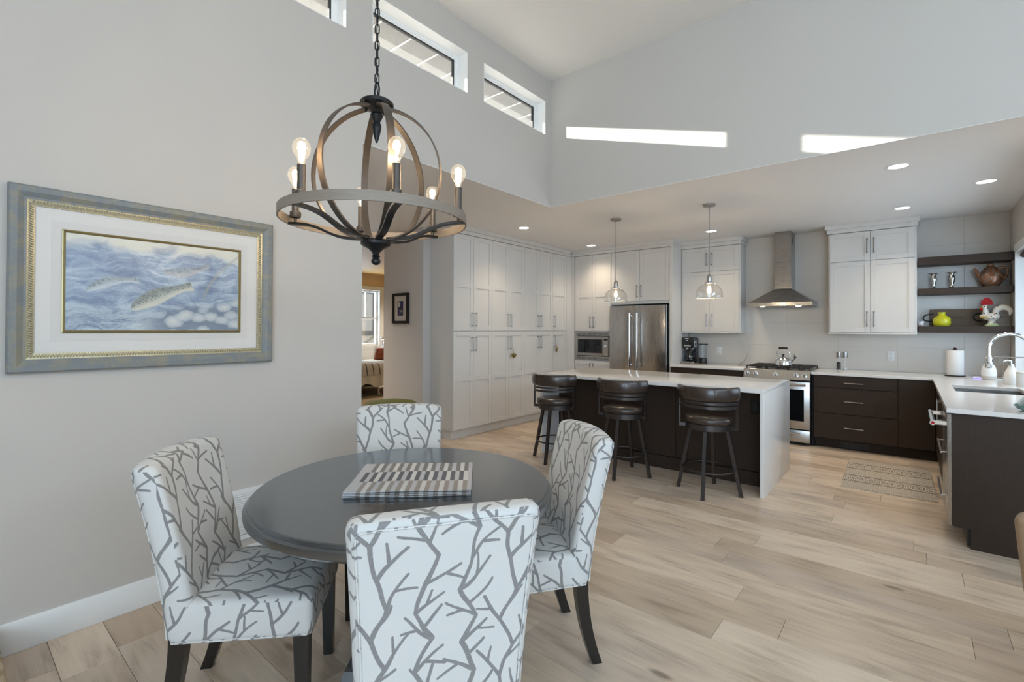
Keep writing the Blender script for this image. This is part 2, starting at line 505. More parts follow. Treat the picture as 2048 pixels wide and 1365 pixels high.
def tile_obj():
    wb = wally('wall_back', 7.6648, 7.85, -5.2, 1.05, 0, HL, [], M['wall'], 'kitchen back wall covered with large pale tiles')
    n = NT('backsplash_tile'); v = n.obj(); r = n.n('ShaderNodeObjectInfo', (), 5)
    n.set(col=n.mix(r, (.64,.605,.56), (.68,.645,.60)), rough=.22)
    tm = n.m
    cache = {}
    xs = [-2.70]; x = -2.567
    while x < .857: xs.append(x); x += .61
    xs.append(.857); zs = [.915+.305*i for i in range(7)]; zs[-1] = HL
    for i in range(len(xs)-1):
        for j in range(len(zs)-1):
            a, b, c, d = xs[i]+.0008, xs[i+1]-.0008, zs[j]+.0008, zs[j+1]-.0008
            key = (round(b-a, 3), round(d-c, 3))
            if key not in cache: cache[key] = MB().box(0, b-a, 0, .012, 0, d-c, .0012, 1).mesh('tile', .6)
            o = link('tile', cache[key], tm); o.location = (a, 7.663, c); o.parent = wb
tile_obj()
wallx('wall_right', .857, 1.06, 4.318, 7.85, 0, HL, [(4.75, 7.30, .915, 2.27)], M['wall'], 'kitchen right wall with the window over the sink')
wally('wall_divider', 4.318, 4.44, 1.06, 4.3, 0, HL, [], M['wall'], 'plain wall right of the kitchen, outside the view')
wallx('wall_patio', 4.2, 4.4, -3.2, 4.318, 0, HH, [(-2.2, 3.2, .02, 2.45), (-2.2, 3.2, 3.0, 3.8)], M['wall'], 'window wall of the living area, outside the view')
wally('wall_rear', -3.35, -3.2, XO, 4.4, 0, HH, [(.6, 3.6, .4, 3.6)], M['wall'], 'plain wall behind the camera')
wally('wall_hall_stub', 4.112, 4.235, -5.78, -4.926, 0, HL, [], M['taupe'], 'short taupe hallway wall with a small framed picture')
wallx('wall_pantry', -5.30, -5.12, 4.235, 7.85, 0, HL, [], M['wall'], 'wall behind the white pantry')
wally('wall_hall_south', 1.75, 1.95, -10.5, XO, 0, HL, [], M['taupe'], 'hallway wall hidden behind the left wall')
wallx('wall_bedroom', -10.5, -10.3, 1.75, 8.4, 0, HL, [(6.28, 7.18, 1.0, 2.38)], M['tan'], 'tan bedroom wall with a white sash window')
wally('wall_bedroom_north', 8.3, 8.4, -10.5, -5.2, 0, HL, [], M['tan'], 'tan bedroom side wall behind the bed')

def floor():
    fl = struct('floor', MB().box(-10.5, 4.4, -3.3, 8.4, -.12, -.014), M['oak'], 'light oak plank floor', 'floor')
    lens = [1.25, 1.5, 1.75, 2.0]; W = .1965; cache = {}
    for L in lens: cache[L] = MB().box(0, L-.0016, 0, W-.0016, -.013, 0, .0009, 1).mesh('plank', .5)
    r = random.Random(5)
    y = .346-5*W
    while y < 7.1:
        x = -5.1-r.uniform(0, 1.2)
        if y > 5.0: xe = 0.4
        elif y < .3: xe = 1.3
        else: xe = 1.25
        while x < xe:
            L = r.choice(lens)
            o = link('plank', cache[L], M['oak']); o.location = (x, y, 0); o.parent = fl
            x += L
        y += W
    # hallway and bedroom boards beyond the view of single planks
    n = NT('bedroom_carpet'); v = n.obj(); n.set(col=n.mix(n.noise(v, 90, 3), (.46,.37,.25), (.56,.46,.33)), rough=.9); n.bump(n.noise(v, 300, 2), .3, .01)
    struct('floor_bedroom', MB().box(-10.3, -6.35, 1.95, 8.3, -.013, 0), n.m, 'beige bedroom carpet beyond the hallway', 'floor')
floor()
BH = .14
mb = MB().box(XW, XW+.014, .06, 1.972, 0, BH, .003, 2); mb.box(XW-.165, XW+.014, 1.972, 1.986, 0, BH, .003)
struct('baseboard_left', mb, M['trim'], 'white baseboard along the left wall', 'baseboard')
mb = MB().box(-5.78, -4.926, 4.098, 4.112, 0, BH, .003, 2); mb.box(-4.926, -4.912, 4.098, 4.235, 0, BH, .003)
struct('baseboard_hall', mb, M['trim'], 'white baseboard on the hallway stub wall', 'baseboard')

# high windows with white jamb returns, frames, glazing and insect screens
def mk_screen():
    n = NT('insect_screen'); v = n.obj()
    tr = n.n('ShaderNodeBsdfTransparent', ((1,1,1),)); df = n.n('ShaderNodeBsdfDiffuse', {'Color': (.5,.5,.48)})
    tl = n.n('ShaderNodeBsdfTranslucent', {'Color': (.55,.55,.53)})
    ad = n.n('ShaderNodeMixShader', (.5, df, tl))
    fac = n.math('MULTIPLY_ADD', n.noise(v, 420, 2), .22, .05)
    n.L.new(n.n('ShaderNodeMixShader', (fac, tr, ad)), n.out.inputs[0]); return n.m
M['screen'] = mk_screen()
M['gasket'] = flat('window_gasket', (.025,.025,.026), .5)
for i, (a, b) in enumerate(WINS):
    t = D.objects.new('window_%d' % (i+1), None); COL.objects.link(t); t.location = (XO, (a+b)/2, WZ0); BASE[t.name] = tuple(t.location)
    tag(t, ['left high window, cut by the top edge of the photo', 'wide middle high window behind the chandelier chain', 'right high window beside the bulkhead corner'][i], 'window', None, 'structure')
    xf0, xf1 = XO+.005, XO+.052
    mb = MB(); fw = .024; fa = .008
    mb.box(xf0, xf1, a, b, WZ0, WZ0+.016); mb.box(xf0, xf1, a, b, WZ1-fw, WZ1)
    mb.box(xf0, xf1, a, a+fa, WZ0+.016, WZ1-fw); mb.box(xf0, xf1, b-fw, b, WZ0+.016, WZ1-fw)
    part('window_frame', mb, M['trim'], t, 0)
    mb = MB(); g0 = fw; g1 = fw+.019; k0 = xf0+.006; k1 = xf1-.010
    mb.box(k0, k1, a+fa, b-g0, WZ1-g1, WZ1-g0); mb.box(k0, k1, b-g1, b-g0, WZ0+.016, WZ1-g1)
    mb.box(k0, k1, a+fa, a+fa+.006, WZ0+.016, WZ1-g1)
    part('sash', mb, M['trim'], t, 0)
    mb = MB(); h0 = g1; h1 = g1+.013; ha = fa+.006
    mb.box(k0+.004, k1-.004, a+ha, b-h0, WZ1-h1, WZ1-h0); mb.box(k0+.004, k1-.004, b-h1, b-h0, WZ0+.016, WZ1-h1)
    part('gasket', mb, M['gasket'], t)
    part('pane', MB().box(xf0+.016, xf0+.020, a+ha, b-h1, WZ0+.016, WZ1-h1), M['pane'], t)
    mb = MB().add([(xf0+.024, a+ha, WZ0+.016), (xf0+.024, b-h1, WZ0+.016), (xf0+.024, b-h1, WZ1-h1), (xf0+.024, a+ha, WZ1-h1)], [(0,1,2,3)])
    part('insect_screen', mb, M['screen'], t)
    mb = MB(); e = .004   # drywall returns painted white
    mb.box(xf1, XW+.001, a, a+e, WZ0+e, WZ1-e); mb.box(xf1, XW+.001, b-e, b, WZ0+e, WZ1-e); mb.box(xf1, XW+.001, a, b, WZ0, WZ0+e); mb.box(xf1, XW+.001, a, b, WZ1-e, WZ1)
    part('jamb_return', mb, M['trim'], t)
# eave outside the high windows: soffit boards and fascia
def eave():
    n = NT('soffit_metal'); v = n.obj()
    dots = n.voro(n.scale(v, (1,1,0)), 60)
    n.set(col=n.mix(n.smooth(dots, .2, .3), (.09,.09,.088), (.21,.21,.205)), rough=.5)
    t = tag(D.objects.new('eave', None), 'vented soffit and fascia outside the high windows', 'eave', None, 'structure'); COL.objects.link(t); t.location = (XO, 2.5, 3.92); BASE[t.name] = tuple(t.location)
    me = MB().box(0, .64, 0, .292, 0, .01, .002, 1)
    me = me.mesh('soffit_board', .5)
    for k in range(18):
        o = link('soffit_board', me, n.m, t); o.location = (-3.86, -.4+.3*k, 3.915)
    me2 = MB().box(0, .64, 0, .016, -.006, .006).mesh('soffit_rib', 0)
    for k in range(19):
        o = link('soffit_rib', me2, M['trim'], t); o.location = (-3.86, -.412+.3*k, 3.915)
    part('fascia', MB().box(-3.90, -3.86, -.6, 5.2, 3.913, 4.10), M['trim'], t)
eave()
# ------------------------------------------------------------------ cabinetry
def frameM(kind, p):
    """local axes: x across, y outwards, z up"""
    if kind == '+X': return Matrix.Translation(p) @ Matrix(((0,1,0,0),(1,0,0,0),(0,0,1,0),(0,0,0,1)))
    if kind == '-Y': return Matrix.Translation(p) @ Matrix(((1,0,0,0),(0,-1,0,0),(0,0,1,0),(0,0,0,1)))
    if kind == '-X': return Matrix.Translation(p) @ Matrix(((0,-1,0,0),(1,0,0,0),(0,0,1,0),(0,0,0,1)))
def shaker(T, w, h, rails=(), fr=.058, t=.02, rec=.010):
    mb = MB(T); b = .0015
    mb.box(0, fr, 0, t, 0, h, b, 1); mb.box(w-fr, w, 0, t, 0, h, b, 1)
    mb.box(fr, w-fr, 0, t, 0, fr, b, 1); mb.box(fr, w-fr, 0, t, h-fr, h, b, 1)
    for z in rails: mb.box(fr, w-fr, 0, t, z-fr/2, z+fr/2, b, 1)
    mb.box(fr-.004, w-fr+.004, 0, t-rec, fr-.004, h-fr+.004)
    return mb
def pull(T, x, z0, z1, vertical=True, proj=.032, r=.0055):
    mb = MB(T); y = .02
    if vertical:
        mb.cyl((x, y+proj, z0), (x, y+proj, z1), r, seg=10)
        for z in (z0+.014, z1-.014):
            mb.cyl((x, y, z), (x, y+proj, z), r*.8, seg=8); mb.cyl((x, y, z), (x, y+.003, z), r*1.6, seg=10)
    else:
        mb.cyl((x, y+proj, z0), (z1, y+proj, z0), r, seg=10)
        for q in (x+.016, z1-.016):
            mb.cyl((q, y, z0), (q, y+proj, z0), r*.8, seg=8)
    return mb
def door(parent, kind, p, w, h, rails=(), hx=None, hz=None, mat=None, slab=False, hh=None, name='door'):
    T = frameM(kind, p)
    mb = MB(T).box(0, w, 0, .02, 0, h, .0015, 1) if slab else shaker(T, w, h, rails)
    d = part(name, mb, mat or M['cab'], parent)
    if hx is not None: part('handle', pull(T, hx, hz[0], hz[1]), M['pull'], d)
    if hh is not None: part('handle', pull(T, hh[0], hh[2], hh[1], False), M['nickel'], d)
    return d
g = .0025
PX = -4.50     # pantry carcase front; doors add 20 mm
units = [(4.237, 4.971, 'nearest the hallway'), (4.971, 5.699, 'holding the gold heart ornament'), (5.699, 6.444, 'half hidden by the first bar stool'), (6.444, 6.844, 'single-door column in the corner')]
for i, (y0, y1, wh) in enumerate(units):
    t = thing('pantry_cabinet', 'tall white shaker pantry cabinet '+wh, 'cabinet', (-4.8, (y0+y1)/2, 0), 'tall pantry cabinets along the left side of the kitchen')
    part('body', MB().box(-5.11, PX, y0, y1, .12, 2.665), M['cab'], t, 0)
    tk = MB().box(-5.11, -4.545, y0+(.022 if i == 0 else 0), y1, 0, .12); part('toe_kick', tk, M['cab'], t, 0)
    cols = [(y0, (y0+y1)/2), ((y0+y1)/2, y1)] if i < 3 else [(y0, y1)]
    for k, (a, b) in enumerate(cols):
        w = b-a-2*g
        hx = (w-.032) if (k == 0 and i < 3) else .032
        door(t, '+X', (PX, a+g, .125), w, 1.267, (.647,), hx, (1.005, 1.203))
        door(t, '+X', (PX, a+g, 1.402), w, 1.258, (.595,), hx, (.054, .248))
t = MB()
t.box(-5.11, -4.478, 4.232, 6.985, 2.667, 2.715, .002, 1); t.prism([(-5.11, 2.715), (-4.455, 2.715), (-4.44, 2.735), (-4.44, HL-.001), (-5.11, HL-.001)], 'y', 4.232, 6.955)
struct('trim_1', t, M['cab'], 'white crown moulding on top of the pantry wall', 'moulding', .4)
solo('filler_panel', MB().box(-4.50, -4.478, 6.846, 7.0, 0, 2.665, .001, 1).box(-4.50, -4.415, 6.985, 7.005, 0, 2.665, .001, 1), M['cab'], 'narrow white corner filler between pantry and microwave cabinet', 'panel')

FY = 7.02     # tall unit carcase front
tu = thing('microwave_upper_cabinet', 'tall white two-door cabinet above the built-in microwave', 'cabinet', (-4.06, 7.3, 1.388))
part('body', MB().box(-4.412, -3.728, FY, 7.662, 1.388, 2.665), M['cab'], tu, 0)
t = thing('microwave_base_cabinet', 'white two-door base cabinet below the built-in microwave', 'cabinet', (-4.06, 7.3, 0))
part('body', MB().box(-4.412, -3.728, FY, 7.662, .12, .913), M['cab'], t, 0)
part('toe_kick', MB().box(-4.412, -3.728, FY+.06, 7.66, 0, .12), M['cab'], t, 0)
for k, (a, b) in enumerate(((-4.41, -4.07), (-4.07, -3.73))):
    w = b-a-2*g; hx = (w-.03) if k == 0 else .03
    door(tu, '-Y', (a+g, FY, 1.40), w, 1.26, (.59,), hx, (.05, .24))
    door(t, '-Y', (a+g, FY, .125), w, .775, (), hx, (.60, .745))
t = thing('microwave', 'stainless built-in microwave with louvred trim and black window', 'microwave', (-4.06, 7.2, .915))
MX0, MX1 = -4.410, -3.730
mb = MB().box(MX0, MX1, FY-.018, FY, .918, .982, .002, 1).box(MX0, MX1, FY-.018, FY, 1.318, 1.384, .002, 1).box(MX0, -4.362, FY-.018, FY, .98, 1.32).box(-3.752, MX1, FY-.018, FY, .98, 1.32)
part('trim_kit', mb, M['steelh'], t)
for z0 in (.932, 1.333):
    for k in range(6):
        xa = MX0+.035+k*.104
        mb = MB()
        for q in range(3): mb.box(xa, xa+.085, FY-.0195, FY-.010, z0+q*.0125, z0+q*.0125+.0055)
        part('louvre', mb, M['black'], t, 0)
part('body', MB().box(-4.362, -3.752, FY-.012, 7.5, .982, 1.318), M['black'], t, 0)
dr = part('door', MB().box(-4.352, -3.862, FY-.034, FY-.012, .990, 1.310, .004, 2), M['steelh'], t)
part('window', MB().box(-4.338, -3.878, FY-.0365, FY-.03, 1.035, 1.262, .002, 1), M['bglass'], dr)
cp = part('control_panel', MB().box(-3.860, -3.762, FY-.034, FY-.012, .990, 1.310, .004, 2), M['steelh'], t)
part('display', MB().box(-3.846, -3.776, FY-.036, FY-.03, 1.245, 1.275), M['bglass'], cp)
part('knob', MB().cyl((-3.811, FY-.034, 1.155), (-3.811, FY-.060, 1.155), .022, .020, 20), M['chrome'], cp)
part('button', MB().box(-3.846, -3.776, FY-.037, FY-.03, 1.005, 1.03, .002, 1), M['steelh'], cp)

t = thing('refrigerator', 'stainless french-door refrigerator with two vertical bar handles', 'refrigerator', (-3.25, 7.3, 0))
part('body', MB().box(-3.722, -2.778, 7.02, 7.655, .02, 1.80), M['black'], t, 0)
for k, (a, b) in enumerate(((-3.722, -3.282), (-3.278, -2.80))):
    d = part('door', MB().box(a, b, 6.945, 7.015, .74, 1.80, .006, 2), M['steel'], t)
    hx = -3.352 if k == 0 else -3.228
    mb = MB().cyl((hx, 6.885, .845), (hx, 6.885, 1.675), .015, seg=14)
    for z in (.875, 1.645): mb.cyl((hx, 6.945, z), (hx, 6.885, z), .012, seg=12)
    part('handle', mb, M['chrome'], d)
    mb = MB()
    for z in (.845, 1.672): mb.cyl((hx, 6.885, z-.006), (hx, 6.885, z+.010), .0175, seg=14)
    part('handle_cap', mb, M['chrome'], d)
d = part('freezer_drawer', MB().box(-3.722, -2.80, 6.945, 7.015, .09, .73, .006, 2), M['steel'], t)
mb = MB().cyl((-3.66, 6.885, .66), (-2.86, 6.885, .66), .015, seg=14)
for x in (-3.6, -2.92): mb.cyl((x, 6.945, .66), (x, 6.885, .66), .012, seg=12)
part('handle', mb, M['chrome'], d)
part('side_trim', MB().box(-2.798, -2.782, 6.95, 7.02, .09, 1.80, .003, 1), M['steel'], t)

t = thing('fridge_cabinet', 'white two-door cabinet above the refrigerator with side panel', 'cabinet', (-3.24, 7.4, 1.82))
part('body', MB().box(-3.726, -2.757, FY, 7.662, 1.825, 2.665), M['cab'], t, 0)
part('side_panel', MB().box(-2.757, -2.712, 6.99, 7.662, .0, 2.668, .002, 1), M['cab'], t)
for k, (a, b) in enumerate(((-3.724, -3.240), (-3.240, -2.757))):
    w = b-a-2*g; door(t, '-Y', (a+g, FY, 1.872), w, .788, (), (w-.03) if k == 0 else .03, (.055, .245))
mb = MB().box(-4.478, -2.708, 6.985, 7.662, 2.667, 2.715, .002, 1)
mb.prism([(6.96, 2.715), (6.945, 2.735), (6.945, HL-.001), (7.662, HL-.001), (7.662, 2.715)], 'x', -4.44, -2.69)
struct('trim_2', mb, M['cab'], 'white crown moulding above the refrigerator', 'moulding', .4)

def upper(x0, x1, mid, label, n):
    t = thing('wall_cabinet', label, 'cabinet', ((x0+x1)/2, 7.5, 1.395), 'white upper wall cabinets')
    part('body', MB().box(x0, x1, 7.362, 7.662, 1.398, 2.655), M['cab'], t, 0)
    part('light_rail', MB().box(x0, x1, 7.345, 7.662, 1.380, 1.398, .002, 1), M['cab'], t)
    for k, (a, b) in enumerate(((x0+.015, mid), (mid, x1-.015))):
        w = b-a-2*g; hx = (w-.032) if k == 0 else .032
        door(t, '-Y', (a+g, 7.362, 1.402), w, .885, (), hx, (.07, .262))
        door(t, '-Y', (a+g, 7.362, 2.292), w, .358, (), hx, (.085, .275))
    mb = MB().box(x0-.012, x1+.012, 7.332, 7.662, 2.657, 2.708, .002, 1)
    mb.box(x0-.034, x1+.034, 7.31, 7.662, 2.708, HL-.001, .002, 1)
    struct('trim_%d' % n, mb, M['cab'], 'white crown moulding on the '+('left' if n == 3 else 'right')+' upper cabinet', 'moulding', .4)
upper(-2.708, -1.868, -2.296, 'white shaker upper cabinet between refrigerator and range hood', 3)
upper(-.812, .058, -.377, 'white shaker upper cabinet between range hood and open shelves', 4)

# hood
t = thing('range_hood', 'stainless pyramid chimney range hood', 'range hood', (-1.34, 7.5, 1.745))
CX0, CX1 = -1.432, -1.232
part('chimney', MB().box(CX0, CX1, 7.355, 7.662, 1.985, 2.345, .002, 1), M['hood'], t)
part('upper_chimney', MB().box(CX0+.004, CX1-.004, 7.359, 7.662, 2.345, HL-.001, .002, 1), M['hood'], t)
part('vent_slot', MB().box(CX1-.006, CX1-.002, 7.45, 7.56, 2.60, 2.70), M['black'], t, 0)
HX0, HX1, HY0 = -1.722, -.965, 7.165
mb = MB().add([(HX0,HY0,1.797),(HX1,HY0,1.797),(HX1,7.662,1.797),(HX0,7.662,1.797),(CX0,7.355,1.985),(CX1,7.355,1.985),(CX1,7.662,1.985),(CX0,7.662,1.985)],
              [(3,2,1,0),(4,5,6,7),(0,1,5,4),(1,2,6,5),(2,3,7,6),(3,0,4,7)])
part('canopy', mb, M['hood'], t, 0)
part('lip', MB().box(HX0, HX1, HY0, 7.662, 1.748, 1.797, .002, 1), M['steelh'], t)
part('filter', MB().box(HX0+.06, HX1-.06, HY0+.10, 7.6, 1.744, 1.75), M['nickel'], t, 0)
for k in range(5):
    part('button', MB().cyl((-1.42+k*.035, HY0+.001, 1.773), (-1.42+k*.035, HY0-.004, 1.773), .008, seg=12), M['chrome'], t)
M['hoodlamp'] = emit('hood_lamp', (1, .9, .72), 14.0)
for x in (-1.56, -1.13):
    part('lamp', MB().cyl((x, HY0+.075, 1.746), (x, HY0+.075, 1.741), .03, seg=20), M['hoodlamp'], t)
    l = D.lights.new('hood_light', 'SPOT'); l.energy = 6; l.spot_size = 1.9; l.spot_blend = .8; l.color = (1,.84,.62); l.shadow_soft_size = .03
    o = D.objects.new('hood_light', l); COL.objects.link(o); o.location = (x, HY0+.075, 1.735); adopt(o, t)

# base cabinets, dark
def base_panel(name, label, x0, x1):
    t = thing(name, label, 'cabinet', ((x0+x1)/2, 7.3, 0)); return t
t = thing('base_cabinet', 'dark wood base cabinet between refrigerator and range', 'cabinet', (-2.2, 7.3, 0))
part('body', MB().box(-2.709, -1.712, 6.93, 7.66, .12, .884), M['dark'], t, 0)
part('toe_kick', MB().box(-2.709, -1.712, 7.005, 7.66, 0, .12), M['dark'], t, 0)
for z0, z1 in ((.13, .425), (.432, .732), (.74, .878)):
    door(t, '-Y', (-2.585, 6.93, z0), .865, z1-z0, slab=True, mat=M['dark'], hh=(.335, .53, (z1-z0)*.45), name='drawer')
part('filler', MB().box(-2.705, -2.590, 6.91, 6.93, .13, .878, .001, 1), M['dark'], t)
t = thing('drawer_cabinet', 'dark wood three-drawer base cabinet right of the range', 'cabinet', (-.5, 7.3, 0))
part('body', MB().box(-.914, -.108, 6.925, 7.66, .12, .884), M['dark'], t, 0)
part('toe_kick', MB().box(-.914, -.108, 7.005, 7.66, 0, .12), M['dark'], t, 0)
for z0, z1, hz in ((.128, .426, .145), (.432, .733, .152), (.739, .878, .064)):
    door(t, '-Y', (-.912, 6.92, z0), .80, z1-z0, slab=True, mat=M['dark'], hh=(.305, .492, hz), name='drawer')
part('toe_vent', MB().box(-.662, -.382, 6.997, 7.005, .010, .090, .001, 1), M['black'], t)
mb = MB()
for k in range(9): mb.box(-.65+k*.03, -.645+k*.03, 6.994, 6.998, .02, .08)
part('toe_vent_bars', mb, M['iron'], t, 0)
t = thing('corner_cabinet', 'dark wood corner base cabinet with one flat door', 'cabinet', (.3, 7.3, 0))
part('body', MB().box(-.106, .85, 6.925, 7.66, .12, .884), M['dark'], t, 0)
door(t, '-Y', (-.108, 6.92, .128), .312, .75, slab=True, mat=M['dark'])
part('toe_kick', MB().box(-.108, .85, 7.005, 7.66, 0, .12), M['dark'], t, 0)
solo('range_gap_filler', MB().box(-.940, -.916, 6.95, 7.6, 0, .88), M['darkg'], 'black gap strip between range and drawer cabinet', 'filler')

RX = .21   # face of the run under the window
t = thing('sink_cabinet', 'dark wood sink base cabinet facing the island', 'cabinet', (.5, 5.7, 0))
mb = MB().box(RX+.02, .85, 4.975, 6.92, .12, .66); mb.box(RX+.02, RX+.04, 4.975, 6.92, .66, .884); mb.box(.82, .85, 4.975, 6.92, .66, .884)
part('body', mb, M['dark'], t, 0)
part('toe_kick', MB().box(.30, .85, 4.975, 6.92, 0, .12), M['dark'], t, 0)
for y0, w in ((5.0, .60), (5.605, .60)):
    T = frameM('-X', (RX+.02, y0, .128))
    d = part('door', MB(T).box(0, w, 0, .02, 0, .75, .0015, 1), M['dark'], t)
    part('handle', pull(T, w-.06 if y0 < 5.5 else .06, .50, .70), M['nickel'], d)
T = frameM('-X', (RX+.02, 6.21, .128)); part('door', MB(T).box(0, .68, 0, .02, 0, .75, .0015, 1), M['dark'], t)
t = thing('dishwasher', 'stainless dishwasher seen edge-on beside the dark end panel', 'dishwasher', (.5, 4.66, 0))
part('body', MB().box(.24, .84, 4.362, 4.965, .12, .88), M['black'], t, 0)
part('door', MB().box(RX-.022, .24, 4.364, 4.962, .13, .872, .004, 2), M['steel'], t)
part('kick_plate', MB().box(.285, .30, 4.364, 4.962, .01, .12), M['black'], t)
HXX = .115
h = part('handle', MB().cyl((HXX, 4.37, .800), (HXX, 4.95, .800), .016, seg=16), M['chrome'], t)
mb = MB()
for y in (4.40, 4.92): mb.box(HXX-.008, RX-.02, y-.013, y+.013, .786, .814, .003, 1)
part('bracket', mb, M['chrome'], h)
part('end_cap', MB().cyl((HXX, 4.3695, .800), (HXX, 4.364, .800), .0165, seg=20), M['chrome'], h)
part('emblem', MB().cyl((HXX, 4.3645, .800), (HXX, 4.3625, .800), .0105, seg=20), flat('red_emblem', (.45,.01,.02), .25), h)
for z in (.60, .31):
    mb = MB().cyl((RX-.05, 4.40, z), (RX-.05, 4.93, z), .006, seg=10)
    for y in (4.42, 4.91): mb.cyl((RX-.05, y, z), (RX-.02, y, z), .005, seg=8)
    part('towel_bar', mb, M['nickel'], t)
mb = MB().prism([(RX, .135), (.85, .135), (.85, .884), (RX, .884)], 'y', 4.330, 4.352)
t = thing('end_panel', 'dark wood end panel of the counter nearest the camera', 'panel', (.5, 4.36, 0))
part('panel', mb, M['dark'], t, 0)
part('toe_panel', MB().box(.30, .85, 4.340, 4.352, 0, .135), M['dark'], t, 0)

# countertops
CT0, CT1 = .885, .915
solo('countertop', MB().box(-2.709, -1.708, 6.885, 7.661, CT0, CT1, .003, 2), M['quartz'], 'white quartz countertop left of the range', 'countertop')
mb = MB(); SKX0, SKX1, SKY0, SKY1 = .297, .745, 5.55, 6.19
us = [-.942, .182, SKX0, SKX1, .856]; vs = [4.293, SKY0, SKY1, 6.885, 7.661]
cells(us, vs, [(-.942, .182, 4.293, 6.885), (SKX0, SKX1, SKY0, SKY1)], lambda a, b, c, d: mb.box(a, b, c, d, CT0, CT1))
def merged(mb, name):
    me = mb.mesh(name, 0)
    bm = bmesh.new(); bm.from_mesh(me); bmesh.ops.remove_doubles(bm, verts=list(bm.verts), dist=1e-5)
    seen = {}
    for f in list(bm.faces):
        k = tuple(sorted(v.index for v in f.verts)); seen.setdefault(k, []).append(f)
    dead = [f for fs in seen.values() if len(fs) > 1 for f in fs]
    bmesh.ops.delete(bm, geom=dead, context='FACES')
    bmesh.ops.dissolve_limit(bm, angle_limit=.01, verts=list(bm.verts), edges=list(bm.edges))
    ed = [e for e in bm.edges if len(e.link_faces) == 2 and e.calc_face_angle(0) > .5]
    bmesh.ops.bevel(bm, geom=ed, offset=.0025, segments=2, affect='EDGES', profile=.5)
    bmesh.ops.recalc_face_normals(bm, faces=list(bm.faces))
    bm.to_mesh(me); bm.free(); return me
tag(link('countertop', merged(mb, 'countertop'), M['quartz']), 'white quartz L-shaped countertop with undermount sink', 'countertop')
t = thing('sink', 'stainless undermount sink in the window counter', 'sink', (.52, 5.87, .69))
a, b, c, d = SKX0-.006, SKX1+.006, SKY0-.006, SKY1+.006
mb = MB().box(a, a+.004, c, d, .69, .884); mb.box(b-.004, b, c, d, .69, .884); mb.box(a, b, c, c+.004, .69, .884); mb.box(a, b, d-.004, d, .69, .884); mb.box(a, b, c, d, .684, .69)
part('bowl', mb, M['steelh'], t, 0)
part('drain', MB().lathe([(.0, .692), (.03, .692), (.045, .6935), (.045, .690)], (.52, 5.87, 0), 20), M['chrome'], t)

# island
IX0, IX1, IY0, IY1 = -3.300, -.958, 4.503, 5.635
t = thing('kitchen_island', 'dark wood kitchen island with white waterfall quartz top', 'island', (-2.1, 5.07, 0))
mb = MB().box(IX0, IX1, IY0, IY1, CT0, .917, .002, 2)
part('countertop', mb, M['quartz'], t)
for x0, x1 in ((IX0, IX0+.032), (IX1-.032, IX1)):
    part('waterfall_side', MB().box(x0, x1, IY0, IY1, 0, CT0, .002, 2), M['quartz'], t)
part('body', MB().box(IX0+.033, IX1-.033, 4.845, 5.60, 0, .884), M['dark'], t, 0)
px = [IX0+.034, -2.62, -1.84, IX1-.034]
for a, b in zip(px[:-1], px[1:]):
    part('back_panel', MB().box(a+.002, b-.002, 4.830, 4.846, .13, .883, .0015, 1), M['dark'], t)
part('base_board', MB().box(IX0+.034, IX1-.034, 4.815, 4.846, 0, .125, .002, 1), M['dark'], t)
ot = part('outlet', MB().box(-1.135, -1.062, 4.824, 4.831, .66, .785, .002, 1), M['black'], t)
part('socket', MB().box(-1.117, -1.080, 4.822, 4.825, .675, .715, .002, 1).box(-1.117, -1.080, 4.822, 4.825, .73, .77, .002, 1), M['iron'], ot)
for k in range(3):
    a = IX0+.04+k*.755
    T = Matrix.Translation((a+.75, 5.60, .13)) @ Matrix(((-1,0,0,0),(0,1,0,0),(0,0,1,0),(0,0,0,1)))
    dd = part('door', MB(T).box(.003, .747, 0, .02, 0, .745, .0015, 1), M['dark'], t)
    part('handle', pull(T, .70, .5, .69), M['nickel'], dd)

# range
RX0, RX1, RY = -1.703, -.945, 6.885
t = thing('gas_range', 'stainless slide-in gas range with five knobs', 'range', (-1.32, 7.25, 0))
part('body', MB().box(RX0, RX1, RY+.03, 7.655, .03, .905), M['black'], t, 0)
part('cooktop', MB().box(RX0-.002, RX1+.002, RY+.005, 7.655, .905, .921, .003, 1), M['steelh'], t)
cp = part('control_panel', MB().prism([(RY-.03, .808), (RY+.04, .808), (RY+.04, .920), (RY-.005, .920)], 'x', RX0, RX1), M['steelh'], t, .3)
nv = Vector((0, -.112, -.025)).normalized(); nv = Vector((0, -.976, .218))
for x in (-1.657, -1.558, -1.325, -1.097, -1.006):
    c = Vector((x, RY-.0185, .863))
    kb = part('knob', MB().cyl(c, c+nv*.008, .030, seg=20).cyl(c+nv*.008, c+nv*.034, .023, .020, 20), M['chrome'], cp)
    part('grip', MB().box(x-.005, x+.005, RY-.064, RY-.045, .849, .889, .003, 1), M['chrome'], kb)
od = part('oven_door', MB().box(RX0+.004, RX1-.004, RY-.03, RY+.03, .200, .788, .005, 2), M['steelh'], t)
part('window', MB().box(-1.600, -1.012, RY-.033, RY-.028, .300, .690, .003, 1), M['bglass'], od)
mb = MB().cyl((RX0+.04, RY-.085, .752), (RX1-.04, RY-.085, .752), .014, seg=14)
for x in (RX0+.07, RX1-.07): mb.cyl((x, RY-.03, .752), (x, RY-.085, .752), .012, seg=12)
part('handle', mb, M['chrome'], od)
dw = part('drawer', MB().box(RX0+.004, RX1-.004, RY-.03, RY+.03, .038, .188, .005, 2), M['steelh'], t)
mb = MB().cyl((RX0+.10, RY-.07, .150), (RX1-.10, RY-.07, .150), .010, seg=12)
for x in (RX0+.13, RX1-.13): mb.cyl((x, RY-.03, .150), (x, RY-.07, .150), .008, seg=10)
part('handle', mb, M['chrome'], dw)
